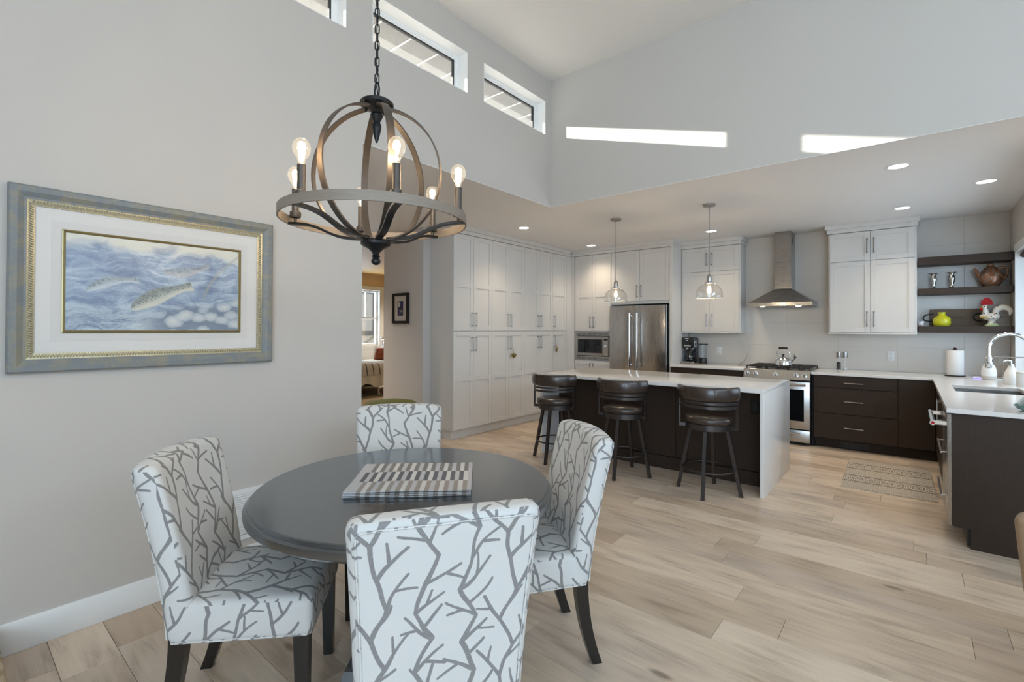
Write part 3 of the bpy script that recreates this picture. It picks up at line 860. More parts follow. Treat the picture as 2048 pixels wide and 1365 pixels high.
for x in (-1.575, -1.325, -1.075):
    for y in (7.10, 7.42):
        part('burner', MB().lathe([(.0, .936), (.032, .936), (.036, .930), (.036, .926), (.048, .925), (.050, .921)], (x, y, 0), 20), M['iron'], t)
for k in range(3):
    x0 = RX0+.012+k*.2455; x1 = x0+.2425; mb = MB(); z0, z1 = .944, .958
    for x in (x0, (x0+x1)/2-.006, x1-.012): mb.box(x, x+.012, 6.955, 7.585, z0, z1, .002, 1)
    for y in (6.955, 7.10, 7.26, 7.42, 7.573): mb.box(x0, x1, y, y+.012, z0, z1, .002, 1)
    for x in (x0, x1-.012):
        for y in (6.958, 7.572): mb.box(x, x+.012, y, y+.012, .921, z0)
    part('grate', mb, M['iron'], t)

# open shelves
for i, (z0, z1, lab) in enumerate(((2.192, 2.280, 'top dark wood floating shelf, empty'), (1.845, 1.916, 'middle dark wood floating shelf holding two vases and a teapot'), (1.403, 1.476, 'bottom dark wood floating shelf holding lime vase and rooster'))):
    solo('floating_shelf', MB().box(.072, .849, 7.355, 7.661, z0, z1, .0015, 1), M['darkh'], lab, 'shelf', 'dark floating shelves right of the hood')
# ------------------------------------------------------------------ dining table
TC = (-1.677, 1.318); TZ = .765
def mk_black_top():
    n = NT('black_tabletop'); v = n.scale(n.obj(), (4, 60, 4), rot=(0, 0, .9))
    g = n.noise(v, 3, 5, .6)
    n.set(col=n.mix(g, (.010,.011,.013), (.020,.021,.023)), rough=n.math('MULTIPLY_ADD', g, .10, .28), spec=.8, coat=1.0, coatr=.16)
    n.b.inputs['Coat IOR'].default_value = 2.0
    n.b.inputs['Coat Tint'].default_value = (.80, .91, 1.0, 1)  # blue of reflected daylight put into the coat tint
    n.bump(g, .05, .001); return n.m
M['btop'] = mk_black_top()
t = thing('dining_table', 'round black wooden pedestal dining table', 'table', (TC[0], TC[1], 0))
R = .624
part('tabletop', MB().lathe([(0, TZ-.058), (R-.05, TZ-.058), (R-.012, TZ-.056), (R-.002, TZ-.046), (R, TZ-.034), (R-.001, TZ-.020), (R-.007, TZ-.0145), (R-.014, TZ-.013), (R-.0155, TZ-.010), (R-.0165, TZ-.003), (R-.021, TZ), (0, TZ)], (TC[0], TC[1], 0), 96), M['btop'], t, .5)
part('apron', MB().lathe([(.44, TZ-.11), (.455, TZ-.11), (.455, TZ-.057), (.44, TZ-.057), (.44, TZ-.11)], (TC[0], TC[1], 0), 64, cap=False), M['leg'], t, .5)
def sq(s, z0, z1, s1=None, bev=.006):
    s1 = s1 or s
    mb = MB(Matrix.Translation((TC[0], TC[1], 0)) @ Matrix.Rotation(math.radians(40), 4, 'Z'))
    h, k = s/2, s1/2
    return mb.add([(-h,-h,z0),(h,-h,z0),(h,h,z0),(-h,h,z0),(-k,-k,z1),(k,-k,z1),(k,k,z1),(-k,k,z1)], [(3,2,1,0),(4,5,6,7),(0,1,5,4),(1,2,6,5),(2,3,7,6),(3,0,4,7)])
part('pedestal', sq(.36, .09, TZ-.058, .28), M['btop'], t, 0)
part('base', sq(.46, 0, .09, .40), M['btop'], t, 0)

# ------------------------------------------------------------------ dining chairs
def loft_slab(nx, nz, fo, fi, bev, seg=3):
    """closed slab between two grids fo(i/nx,j/nz) and fi(...)"""
    bm = bmesh.new()
    O = [[bm.verts.new(fo(i/nx, j/nz)) for i in range(nx+1)] for j in range(nz+1)]
    I = [[bm.verts.new(fi(i/nx, j/nz)) for i in range(nx+1)] for j in range(nz+1)]
    rim = []
    for j in range(nz):
        for i in range(nx):
            bm.faces.new((O[j][i], O[j][i+1], O[j+1][i+1], O[j+1][i])); bm.faces.new((I[j][i], I[j+1][i], I[j+1][i+1], I[j][i+1]))
    for j in range(nz):
        bm.faces.new((O[j][0], O[j+1][0], I[j+1][0], I[j][0])); bm.faces.new((O[j][nx], I[j][nx], I[j+1][nx], O[j+1][nx]))
    for i in range(nx):
        bm.faces.new((O[0][i], I[0][i], I[0][i+1], O[0][i+1])); bm.faces.new((O[nz][i], O[nz][i+1], I[nz][i+1], I[nz][i]))
    bmesh.ops.recalc_face_normals(bm, faces=list(bm.faces))
    ed = [e for e in bm.edges if e.calc_face_angle(0) > .7]
    bmesh.ops.bevel(bm, geom=ed, offset=bev, segments=seg, affect='EDGES', profile=.5)
    bm.verts.index_update()
    mb = MB(); mb.add([v.co.copy() for v in bm.verts], [tuple(v.index for v in f.verts) for f in bm.faces]); bm.free(); return mb
def make_dining_chair():
    t = thing('dining_chair', '', 'chair', (0,0,0), 'four twig-print dining chairs round the black table')
    def halfw(v): return .225+.027*v
    def yo(v): return -.205-.105*v**1.5      # outer back line leaning backwards
    def th(v): return .098-.012*v
    def fo(u, v):
        s = u*2-1; return (s*halfw(v), yo(v)-.030*(1-s*s)*(.25+.75*v)+.006*0, .345+.615*v+.012*(1-s*s)*v)
    def fi(u, v):
        s = u*2-1; return (s*halfw(v), yo(v)+th(v)-.026*(1-s*s)*(.25+.75*v), .345+.615*v+.012*(1-s*s)*v)
    b = part('backrest', loft_slab(10, 12, fo, fi, .028, 3), M['twig'], t, .9, 'box')
    uv = [(.045, .02+.09*k) for k in range(11)]+[(.058, .955), (.085, .963)]+[(.1+.1*k, .966) for k in range(1, 8)]+[(.915, .963), (.942, .955)]+[(.955, .92-.09*k) for k in range(11)]
    P2 = [(fo(u, v)[0], fo(u, v)[1]-.001, fo(u, v)[2]) for u, v in uv]
    part('piping', MB().tube(curve(P2, 3), .0032, 8), M['twig'], b, 1.2, 'box')
    def so(u, v): return ((u*2-1)*(.226+.018*v), -.20+.475*v, .345)
    def si(u, v):
        s = u*2-1; return (s*(.226+.018*v), -.20+.475*v, .485+.014*(1-s*s)*(1-(v*2-1)**4))
    part('seat', loft_slab(10, 10, so, si, .024, 3), M['twig'], t, .9, 'box')
    hem = [(-.218,.269,.352),(.218,.269,.352),(.233,.264,.352),(.2385,.25,.352),(.222,-.185,.352),(.21,-.192,.352),(-.21,-.192,.352),(-.222,-.185,.352),(-.2385,.25,.352),(-.233,.264,.352)]
    part('hem_piping', MB().tube(hem, .0036, 8, True), M['twig'], t, 1.2, 'box')
    for sx in (-1, 1):
        mb = MB(); x = sx*.208; a, q = .026, .019
        mb.add([(x-q,.24-q,0),(x+q,.24-q,0),(x+q,.24+q,0),(x-q,.24+q,0),(x-a,.235-a,.36),(x+a,.235-a,.36),(x+a,.235+a,.36),(x-a,.235+a,.36)], [(3,2,1,0),(4,5,6,7),(0,1,5,4),(1,2,6,5),(2,3,7,6),(3,0,4,7)])
        part('leg', mb, M['leg'], t, 0)
        pts = []; x = sx*.190
        for k in range(9):
            u = k/8; z = .37*(1-u); pts.append((x, -.172-.012*u-.062*u**2.2, z))
        mb = MB(); vs = []; fs = []
        for k, p in enumerate(pts):
            u = k/8; hw = .024-.005*u; hd = .027-.006*u
            vs += [(p[0]-hw, p[1]-hd, p[2]), (p[0]+hw, p[1]-hd, p[2]), (p[0]+hw, p[1]+hd, p[2]), (p[0]-hw, p[1]+hd, p[2])]
        for k in range(8):
            for q in range(4): fs.append((k*4+q, k*4+(q+1) % 4, (k+1)*4+(q+1) % 4, (k+1)*4+q))
        fs += [(0,1,2,3), (35,34,33,32)]
        part('leg', mb.add(vs, fs), M['leg'], t, .4)
    return t
chair = make_dining_chair()
def face(v): return math.atan2(v[1], v[0])-PI/2
CH = [((-1.985, .815), (.66, .75), 'twig-print dining chair beside the left wall, seen from its side'),
      ((-1.150, 1.008), (-.831, .556), 'nearest twig-print dining chair with its back to the camera'),
      ((-1.346, 1.755), (-.60, -.80), 'twig-print dining chair right of the table, before the bar stools'),
      ((-2.175, 1.640), (.764, -.645), 'farthest twig-print dining chair, behind the table by the hallway')]
for i, (p, d, lab) in enumerate(CH):
    if i == 0:
        chair.location = (p[0], p[1], 0); chair.rotation_euler = (0, 0, face(d)); chair['label'] = lab
    else: dup(chair, (p[0], p[1], 0), face(d), lab)

# placemats stacked on the table
def mk_mat():
    n = NT('placemat_weave'); uv = n.uv(); s = n.sep(uv)
    # uv.x along the long side 0..1, uv.y across 0..1
    rows = n.math('FLOOR', n.math('MULTIPLY', s[1], 3.0))
    cols = n.math('FLOOR', n.math('MULTIPLY', n.math('SUBTRACT', s[0], .06), 26.5))
    par = n.math('MODULO', n.math('ADD', rows, cols), 2.0)
    par2 = n.math('MODULO', cols, 4.0)
    light = n.mix(n.math('GREATER_THAN', par2, 1.5), (.52,.51,.52), (.68,.66,.62))
    dk = n.mix(n.math('GREATER_THAN', rows, .5), (.30,.255,.215), (.055,.056,.068))
    dk = n.mix(n.math('GREATER_THAN', rows, 1.5), dk, (.165,.150,.135))
    ed = n.math('MULTIPLY', n.math('GREATER_THAN', s[0], .06), n.math('LESS_THAN', s[0], .965))
    c = n.mix(n.math('MULTIPLY', par, ed), light, dk)
    w = n.noise(n.scale(uv, (160, 60, 1)), 6, 1)
    n.set(col=n.mix(n.math('MULTIPLY', w, .4), c, (.45,.44,.45)), rough=.85); n.bump(w, .2, .001); return n.m
M['mat'] = mk_mat()
def mat_mesh(w, h, t, bow):
    bm = bmesh.new(); nx, ny = 14, 8; ul = bm.loops.layers.uv.new('UVMap')
    def z(u, v): return .0012*math.sin(u*9+bow)+.0012*math.sin(v*7+bow*2)+.0035*max(0, (.12-v)/.12)*0
    T = [[bm.verts.new((u/nx*w, v/ny*h, t+z(u/nx, v/ny))) for u in range(nx+1)] for v in range(ny+1)]
    B = [[bm.verts.new((u/nx*w, v/ny*h, 0+max(0, z(u/nx, v/ny)))) for u in range(nx+1)] for v in range(ny+1)]
    fs = []
    for v in range(ny):
        for u in range(nx):
            fs.append(bm.faces.new((T[v][u], T[v][u+1], T[v+1][u+1], T[v+1][u]))); fs.append(bm.faces.new((B[v][u], B[v+1][u], B[v+1][u+1], B[v][u+1])))
    for u in range(nx): bm.faces.new((B[0][u], B[0][u+1], T[0][u+1], T[0][u])); bm.faces.new((B[ny][u], T[ny][u], T[ny][u+1], B[ny][u+1]))
    for v in range(ny): bm.faces.new((B[v][0], T[v][0], T[v+1][0], B[v+1][0])); bm.faces.new((B[v][nx], B[v+1][nx], T[v+1][nx], T[v][nx]))
    for f in bm.faces:
        for l in f.loops: l[ul].uv = (min(.999, max(0, l.vert.co.x/w)), min(.999, max(0, l.vert.co.y/h)))
    me = D.meshes.new('placemat'); bm.to_mesh(me); bm.free(); return me
for k in range(4):
    o = link('placemat', mat_mesh(.50, .395, .0038, k*1.3), M['mat'])
    jx, jy, jr = ((0,0,0), (.004,-.003,.008), (-.003,.003,-.006), (.002,.001,.004))[k]
    o.location = (-1.712+jx, 1.030+jy, TZ+.0005+k*.0062); o.rotation_euler = (0, 0, math.atan2(.345, .365)+jr)
    tag(o, ['checked cloth placemat at the bottom of the stack', 'checked cloth placemat second from the bottom of the stack', 'checked cloth placemat second from the top of the stack', 'topmost checked cloth placemat in grey, navy and taupe'][k], 'placemat', 'placemats stacked on the dining table')

# ------------------------------------------------------------------ bar stools
def make_stool():
    t = thing('bar_stool', '', 'stool', (0,0,0), 'three brown leather bar stools at the island')
    # local: backrest towards -y
    st = part('seat', MB().lathe([(0,.618),(.196,.618),(.206,.626),(.210,.645),(.207,.662),(.196,.674),(.165,.682),(.10,.687),(0,.689)], (0,0,0), 48), M['leather'], t, .9)
    part('seam', MB().tube(arc((0,0,0), .2095, 0, 2*PI*47/48, 47, .640), .0022, 6, True), M['leather'], st, 1.2)
    part('seat_ring', MB().lathe([(.0,.562),(.188,.562),(.193,.565),(.193,.613),(.188,.616),(0,.616)], (0,0,0), 48), M['bronze'], t, .5)
    for k in range(4):
        a = k*PI/2-PI/2; c, s = math.cos(a), math.sin(a); ex = Vector((c, s, 0)); ey = Vector((-s, c, 0)); w = .015
        p1 = ex*.148+Vector((0,0,.575)); p0 = ex*.262; mb = MB(); vs = []
        for p, ww in ((p0, .0145), (p1, .0145)):
            for q, r in ((-1,-1),(1,-1),(1,1),(-1,1)): vs.append(p+ex*q*ww+ey*r*ww)
        part('leg', mb.add(vs, [(3,2,1,0),(4,5,6,7),(0,1,5,4),(1,2,6,5),(2,3,7,6),(3,0,4,7)]), M['bronze'], t, 0)
    part('foot_ring', MB().tube(arc((0,0,0), .214, 0, 2*PI*47/48, 47, .215), .0085, 8, True), M['bronze'], t, 1.2)
    # backrest frame: two uprights with feet plus two curved rails
    A = math.radians(74)
    def pt(a, r, z): return (r*math.sin(a), -r*math.cos(a)+.015, z)
    for s in (-1, 1):
        p = Vector(pt(s*A, .245, 0)); d = Vector((p.x, p.y, 0)).normalized(); tv = Vector((-d.y, d.x, 0))
        mb = MB()
        pts = [d*.185+Vector((0,0,.584)), p+Vector((0,0,.584))]
        mb.strap(pts, (0,0,1), .028, .03)
        mb.strap([p+Vector((0,0,.571)), p+Vector((0,0,.86))], tv, .032, .012)
        part('upright', mb, M['bronze'], t, .4)
    for z, h in ((.768, .022), (.803, .020)):
        pts = [pt(-A+2*A*k/24, .245, z+.012*math.cos((k/24-.5)*PI)*0) for k in range(25)]
        part('back_rail', MB().strap(pts, (0,0,1), h, .009), M['bronze'], t, .5)
    def fo(u, v): return pt(-A*1.06+2*A*1.06*u, .262+.010*math.sin(PI*v), .822+.120*v)
    def fi(u, v): return pt(-A*1.06+2*A*1.06*u, .228-.010*math.sin(PI*v), .822+.120*v)
    b = part('backrest', loft_slab(26, 5, fo, fi, .013, 3), M['leather'], t, .9)
    for a in (.35, -.55):
        part('seam', MB().tube([pt(a, .2725-.008*abs(2*k/6-1)**3, .826+.112*k/6) for k in range(7)], .0014, 6), M['leather'], b, 1.2)
    return t
stool = make_stool()
ST = [((-3.005, 4.388), 10, 'brown leather swivel bar stool at the island end nearest the pantry'), ((-2.192, 4.384), 7, 'middle brown leather bar stool of the three at the island'), ((-1.373, 4.383), 7, 'brown leather bar stool nearest the white waterfall end')]
for i, (p, a, lab) in enumerate(ST):
    if i == 0: stool.location = (p[0], p[1], 0); stool.rotation_euler = (0,0,math.radians(a)); stool['label'] = lab
    else: dup(stool, (p[0], p[1], 0), math.radians(a), lab)

# ------------------------------------------------------------------ chandelier
def chandelier():
    cx, cy = -1.670, 1.148
    t = thing('chandelier', 'orb chandelier with six bare bulbs and a wood-look ring', 'chandelier', (cx, cy, HH))
    n = NT('weathered_strap'); v = n.scale(n.obj(), (9, 9, 60)); g = n.noise(v, 4, 4, .6)
    n.set(col=n.mix(g, (.050,.040,.033), (.105,.085,.070)), rough=.42, metal=.35); strap_m = n.m
    n = NT('driftwood_ring'); v = n.scale(n.obj(), (5, 5, 130)); g = n.noise(v, 3, 4, .6)
    n.set(col=n.mix(g, (.17,.135,.105), (.33,.27,.215)), rough=.5); ring_m = n.m
    dark = flat('chandelier_black', (.022,.022,.024), .38, .6)
    zr = 1.873; rr = .362
    def P(r, a, z): return (cx+r*math.cos(a), cy+r*math.sin(a), z)
    N = 96
    part('ring', MB().strap([P(rr, 2*PI*k/N, zr) for k in range(N)], (0,0,1), .036, .006, True), ring_m, t, .9)
    ph = math.radians(37)
    ztop, zbot = 2.325, 1.782; zc = (ztop+zbot)/2; ro = .262; rz = (ztop-zbot)/2
    hub_b = MB().lathe([(0, 1.788), (.052, 1.788), (.060, 1.780), (.060, 1.770), (.055, 1.765), (.030, 1.752), (.016, 1.738), (.012, 1.728), (.018, 1.722), (.012, 1.716), (.019, 1.706), (.018, 1.696), (.009, 1.688), (0, 1.686)], (cx, cy, 0), 28)
    part('lower_hub', hub_b, dark, t)
    hub_t = MB().lathe([(0, 2.372), (.012, 2.372), (.020, 2.360), (.060, 2.352), (.067, 2.345), (.067, 2.335), (.060, 2.328), (.030, 2.318), (.020, 2.305), (.026, 2.295), (.020, 2.282), (.013, 2.268), (.019, 2.256), (.017, 2.235), (.010, 2.205), (.004, 2.185), (0, 2.183)], (cx, cy, 0), 28)
    part('upper_hub', hub_t, dark, t)
    for k in range(6):
        a = ph+k*PI/3; side = (-math.sin(a), math.cos(a), 0)
        pts = []
        for j in range(29):
            th = PI*(.055+.89*j/28)
            pts.append(P(ro*math.sin(th), a, zc+rz*math.cos(th)))
        part('orb_strap', MB().strap(pts, side, .028, .0065), strap_m, t, .9)
        # s-curved arm from the lower hub to the ring
        pts = []
        for j in range(21):
            u = j/20; r = .045+(rr-.045)*u
            z = 1.792+(1.858-1.792)*(1/(1+math.exp(-9*(u-.52)))-.0)/.985
            pts.append(P(r, a, z))
        ar = part('arm', MB().strap(pts, side, .026, .010), dark, t, .9)
        q = .335
        part('candle_cup', MB().lathe([(0, 1.862), (.006, 1.862), (.006, 1.878), (.020, 1.882), (.022, 1.890), (.022, 1.904), (.017, 1.908), (0, 1.908)], P(q, a, 0), 20), strap_m, ar)
        part('candle_sleeve', MB().lathe([(0, 1.906), (.0145, 1.906), (.0145, 1.998), (.012, 2.0), (0, 2.0)], P(q, a, 0), 20), strap_m, ar)
        bl = part('bulb', MB().lathe([(.011, 1.998), (.0115, 2.010), (.016, 2.022), (.025, 2.034), (.0305, 2.050), (.0305, 2.060), (.026, 2.076), (.016, 2.087), (0, 2.091)], P(q, a, 0), 20), M['bulbglass'], t, 1.2)
        mb = MB()
        for d in (-.009, -.003, .003, .009): mb.cyl(P(q+d, a, 2.024), P(q+d*1.2, a, 2.072), .0026, seg=8)
        part('filament', mb, M['filament'], bl, 1.2)
        l = D.lights.new('bulb_light', 'POINT'); l.energy = 5.0; l.color = (1, .72, .42); l.shadow_soft_size = .02
        o = D.objects.new('bulb_light', l); COL.objects.link(o); o.location = P(q, a, 2.05); adopt(o, t)
    # loop, chain, cable, canopy
    part('loop', MB().tube([(cx-.013, cy, 2.375), (cx-.016, cy, 2.40), (cx-.010, cy, 2.425), (cx, cy, 2.432), (cx+.010, cy, 2.425), (cx+.016, cy, 2.40), (cx+.013, cy, 2.375), (cx, cy, 2.366)], .0038, 8, True), dark, t, 1.2)
    lk = [(.0085*math.cos(q), 0, .0085*math.sin(q)+(.0105 if math.sin(q) > 0 else -.0105)) for q in [2*PI*(k+.5)/16 for k in range(16)]]
    me = MB().tube(lk, .0024, 6, True).mesh('chain_link', 1.2)
    z = 2.448; k = 0
    while z < HH-.05:
        o = link('chain_link', me, dark, t); o.location = (cx, cy, z); o.rotation_euler = (0, 0, math.radians(40)+(PI/2)*(k % 2)); z += .0335; k += 1
    part('cable', MB().tube([(cx+.004*math.sin(q*2.2), cy+.004*math.cos(q*1.7), 2.37+q*(HH-2.40)/60) for q in range(61)], .0026, 6), dark, t, 1.2)
    part('canopy', MB().lathe([(0, HH-.045), (.02, HH-.045), (.055, HH-.030), (.065, HH-.012), (.065, HH-.001), (0, HH-.001)], (cx, cy, 0), 28), dark, t)
M['bulbglass'] = bulb_glass('bulb_glass', (.97, .95, .91), (1, .80, .55), .22)
M['pendglass'] = thin_glass('pendant_glass', (.93, .925, .91), 1.0)
M['filament'] = emit('filament_glow', (1, .84, .60), 38.0)
chandelier()

# ------------------------------------------------------------------ pendants and ceiling spots
def pendant(x, y, label):
    t = thing('pendant_light', label, 'pendant', (x, y, HL), 'glass pendants over the island')
    part('canopy', MB().lathe([(0, HL-.026), (.055, HL-.026), (.062, HL-.022), (.062, HL-.001), (0, HL-.001)], (x, y, 0), 28), M['nickel'], t)
    part('cord', MB().cyl((x, y, HL-.02), (x, y, 2.01), .0032, seg=8), flat('pendant_cord', (.16,.15,.14), .5), t)
    sk = part('socket', MB().lathe([(0, 2.02), (.008, 2.02), (.020, 2.005), (.024, 1.99), (.024, 1.94), (.030, 1.935), (.045, 1.930), (.045, 1.918), (.0, 1.918)], (x, y, 0), 24), M['nickel'], t)
    mb = MB()
    for k in range(3):
        a = k*2*PI/3+.5; c, s = math.cos(a), math.sin(a)
        mb.cyl((x+.04*c, y+.04*s, 1.924), (x+.060*c, y+.060*s, 1.924), .004, seg=8); mb.sphere((x+.062*c, y+.062*s, 1.924), .006, 8, 6)
    part('thumb_screw', mb, M['nickel'], sk)
    pr = [(.042, 1.922), (.052, 1.914), (.085, 1.900), (.112, 1.876), (.128, 1.845), (.134, 1.812), (.135, 1.768)]
    prof = pr+[(.1355, 1.766), (.1365, 1.768)]+[(r+.0022, z+.001) for r, z in pr[::-1]][1:]
    part('shade', MB().lathe(pr, (x, y, 0), 40, cap=False), M['pendglass'], t, 1.2)
    part('shade_rim', MB().tube(arc((x, y, 0), .1353, 0, 2*PI*47/48, 47, 1.767), .0022, 6, True), M['glassrim'], t, 1.2)
    bl = part('bulb', MB().lathe([(.012, 1.92), (.013, 1.905), (.020, 1.885), (.028, 1.860), (.029, 1.840), (.024, 1.820), (.012, 1.806), (0, 1.803)], (x, y, 0), 20), M['bulbglass'], t, 1.2)
    mb = MB()
    for q in range(5):
        a = q*2*PI/5; mb.cyl((x+.010*math.cos(a), y+.010*math.sin(a), 1.89), (x+.012*math.cos(a), y+.012*math.sin(a), 1.83), .0020, seg=6)
    part('filament', mb, M['filament'], bl, 1.2)
    l = D.lights.new('pendant_bulb', 'POINT'); l.energy = 11.0; l.color = (1, .78, .50); l.shadow_soft_size = .025
    o = D.objects.new('pendant_bulb', l); COL.objects.link(o); o.location = (x, y, 1.85); adopt(o, t)
def mk_rim():
    n = NT('glass_edge'); n.set(col=(.9,.93,.92), rough=.05, trans=.6, ior=1.45); return n.m
M['glassrim'] = mk_rim()
pendant(-2.737, 5.264, 'clear glass dome pendant in front of the microwave cabinet')
pendant(-1.648, 5.273, 'clear glass dome pendant in front of the left upper cabinet')
M['spot'] = emit('downlight_lens', (1, .93, .82), 9.0)
SPOTS = [(-.075, 5.00, 'round recessed ceiling light nearest the bulkhead, right side'), (.522, 6.00, 'round recessed ceiling light above the sink corner'), (-.066, 6.745, 'round recessed ceiling light before the right upper cabinet'),
         (-3.925, 4.972, 'round recessed ceiling light above the near pantry doors'), (-3.91, 6.69, 'round recessed ceiling light above the microwave cabinet'), (-2.078, 6.73, 'round recessed ceiling light before the left upper cabinet'), (-6.6, 3.1, 'added unseen ceiling light that brightens the hallway'), (-9.2, 7.5, 'added unseen ceiling light that brightens the bed')]
for x, y, lab in SPOTS:
    t = thing('recessed_light', lab, 'ceiling light', (x, y, HL), 'recessed kitchen ceiling lights')
    part('trim_ring', MB().lathe([(.066, HL-.004), (.070, HL-.006), (.085, HL-.005), (.088, HL-.0005), (.066, HL-.0005)], (x, y, 0), 32, cap=False), M['trim'], t)
    part('lens', MB().lathe([(0, HL-.0025), (.0665, HL-.0025), (.0665, HL-.001), (0, HL-.001)], (x, y, 0), 28), M['spot'], t)
    l = D.lights.new('downlight', 'SPOT'); l.energy = 46; l.spot_size = 2.1; l.spot_blend = 1.0; l.color = (1, .82, .60); l.shadow_soft_size = .05
    if x < -5: l.energy = 240; l.color = (1, .90, .77)  # unseen hallway and bedroom lights, added to brighten those rooms
    o = D.objects.new('downlight', l); COL.objects.link(o); o.location = (x, y, HL-.02); adopt(o, t)
# ------------------------------------------------------------------ framed trout print on the left wall
def big_picture():
    y0, y1, z0, z1 = .205, 1.328, 1.226, 2.060; X = XW+.002
    t = thing('framed_painting', 'large framed painting of three trout in blue water', 'painting', (X, (y0+y1)/2, z0))
    n = NT('frame_patina'); v = n.obj(); g = n.noise(n.scale(v, (5, 30, 5)), 3, 5, .65); h = n.noise(v, 14, 4, .6); g2 = n.noise(n.scale(v, (5, 5, 30)), 3, 5, .65)
    n.set(col=n.mix(n.smooth(n.math('MULTIPLY', h, n.math('ADD', g, g2)), .38, .68), (.185,.205,.22), (.255,.24,.19)), rough=.5); fm = n.m
    def mold(w0, w1, xf, label_name, mat, step=None):
        """four mitred sides between inset w0 and w1, face profile xf list of (inset fraction, depth)"""
        sides = []
        for k in range(4):
            vs = []; fs = []
            prof = [(w0, 0)]+[(w0+(w1-w0)*a, b) for a, b in xf]+[(w1, 0)]
            for a, b in prof:
                A, B = ((y0+a, z0+a), (y1-a, z0+a)), None
                c = [(y0+a, z0+a), (y1-a, z0+a), (y1-a, z1-a), (y0+a, z1-a)]
                p, q = c[k], c[(k+1) % 4]
                vs += [(X+b, p[0], p[1]), (X+b, q[0], q[1])]
            m = len(prof)
            for i in range(m-1): fs.append((i*2, i*2+1, i*2+3, i*2+2))
            fs.append(tuple(i*2 for i in range(m))); fs.append(tuple(i*2+1 for i in range(m))[::-1])
            fs.append((0, 1, 2*m-1, 2*m-2))
            sides.append(part(label_name, MB().add(vs, fs), mat, t, .5))
        return sides
    mold(0, .060, [(0, .030), (.12, .036), (.5, .036), (.85, .024), (1, .024)], 'frame_side', fm)
    gold = flat('frame_gold', (.40,.35,.22), .35, .7)
    mold(.060, .086, [(0, .022), (1, .018)], 'inner_frame', gold)
    # twisted rope bead on the inner frame
    mb = MB(); a = .073
    pts = []
    def rope(p, q, n):
        for i in range(n):
            u = (i+.5)/n; c = (p[0]+(q[0]-p[0])*u, p[1]+(q[1]-p[1])*u)
            d = ((q[0]-p[0]), (q[1]-p[1])); L = math.hypot(*d); d = (d[0]/L, d[1]/L); nn = (-d[1], d[0])
            e = (d[0]*.006+nn[0]*.0095, d[1]*.006+nn[1]*.0095)
            mb.tube([(X+.0185, c[0]-e[0], c[1]-e[1]), (X+.025, c[0], c[1]), (X+.0185, c[0]+e[0], c[1]+e[1])], [.0022, .0042, .0022], 5)
    c = [(y0+a, z0+a), (y1-a, z0+a), (y1-a, z1-a), (y0+a, z1-a)]
    for k, nn in enumerate((88, 62, 88, 62)): rope(c[k], c[(k+1) % 4], nn)
    bead = flat('rope_gold', (.62,.57,.42), .3, .6)
    o = part('rope_bead', mb, bead, t, 1.0); o['kind'] = 'stuff'
    b = .086
    part('mat_board', MB().box(X, X+.012, y0+b, y1-b, z0+b, z1-b), paint('mat_board', (.70,.675,.65), .7), t, 0)
    part('mat_bevel', MB().box(X, X+.0135, y0+b+.055, y1-b-.055, z0+b+.055, z1-b-.055), paint('mat_inner', (.66,.635,.61), .7), t, 0)
    mold(.176, .190, [(0, .017), (.35, .019), (.5, .016), (.7, .018), (1, .014)], 'fillet', flat('fillet_gold', (.33,.27,.14), .35, .7))
    q = .188; Y0, Y1, Z0, Z1 = y0+q, y1-q, z0+q, z1-q
    n = NT('trout_print'); s = n.sep(n.obj())
    u = n.math('DIVIDE', n.math('SUBTRACT', s[1], Y0), Y1-Y0); w = n.math('DIVIDE', n.math('SUBTRACT', s[2], Z0), Z1-Z0)
    asp = (Y1-Y0)/(Z1-Z0)
    P = n.comb(n.math('MULTIPLY', u, asp), w, 0)
    wp = n.vm('ADD', P, n.vm('MULTIPLY', n.vm('SUBTRACT', n.noise(P, 2.2, 2, .5, out=1), (.5,.5,.5)), (.5, .35, 0)))
    diag = n.scale(wp, (1.3, 6.5, 1), rot=(0, 0, -.45))
    st = n.noise(diag, 2.0, 6, .66, dist=.7); big = n.noise(wp, 2.3, 4, .55, dist=.5); fin = n.noise(n.scale(P, (9, 30, 1), rot=(0,0,-.3)), 3, 5, .65)
    t0 = n.math('ADD', n.math('MULTIPLY', st, .46), n.math('ADD', n.math('MULTIPLY', big, .38), n.math('MULTIPLY', fin, .16)))
    col = n.ramp(t0, [(.36, (.085,.125,.24)), (.44, (.16,.225,.36)), (.50, (.27,.35,.47)), (.56, (.42,.50,.59)), (.66, (.66,.70,.72))])
    low = n.math('MULTIPLY', n.smooth(w, .42, .12), n.smooth(n.math('ADD', fin, st), .75, 1.15))
    col = n.mix(n.math('MULTIPLY', low, .55), col, (.50,.56,.56))
    top = n.smooth(n.math('ADD', w, n.math('MULTIPLY', n.math('SUBTRACT', big, .5), .5)), .82, .98)
    col = n.mix(n.math('MULTIPLY', top, .9), col, (.68,.65,.54))
    # rocks in the lower right
    rp = n.scale(n.vm('ADD', P, n.vm('MULTIPLY', n.vm('SUBTRACT', n.noise(P, 9, 3, .6, out=1), (.5,.5,.5)), (.07, .05, 0))), (6.2, 9.5, 1))
    nd = n.N.new('ShaderNodeTexVoronoi'); nd.feature = 'SMOOTH_F1'; n.L.new(rp, nd.inputs['Vector']); nd.inputs['Scale'].default_value = 1.0; nd.inputs['Smoothness'].default_value = .07
    rv = nd.outputs[0]
    rc = n.ramp(n.math('MULTIPLY_ADD', fin, .25, rv), [(.24, (.66,.66,.62)), (.50, (.50,.53,.55)), (.66, (.34,.39,.45)), (.74, (.12,.16,.23))])
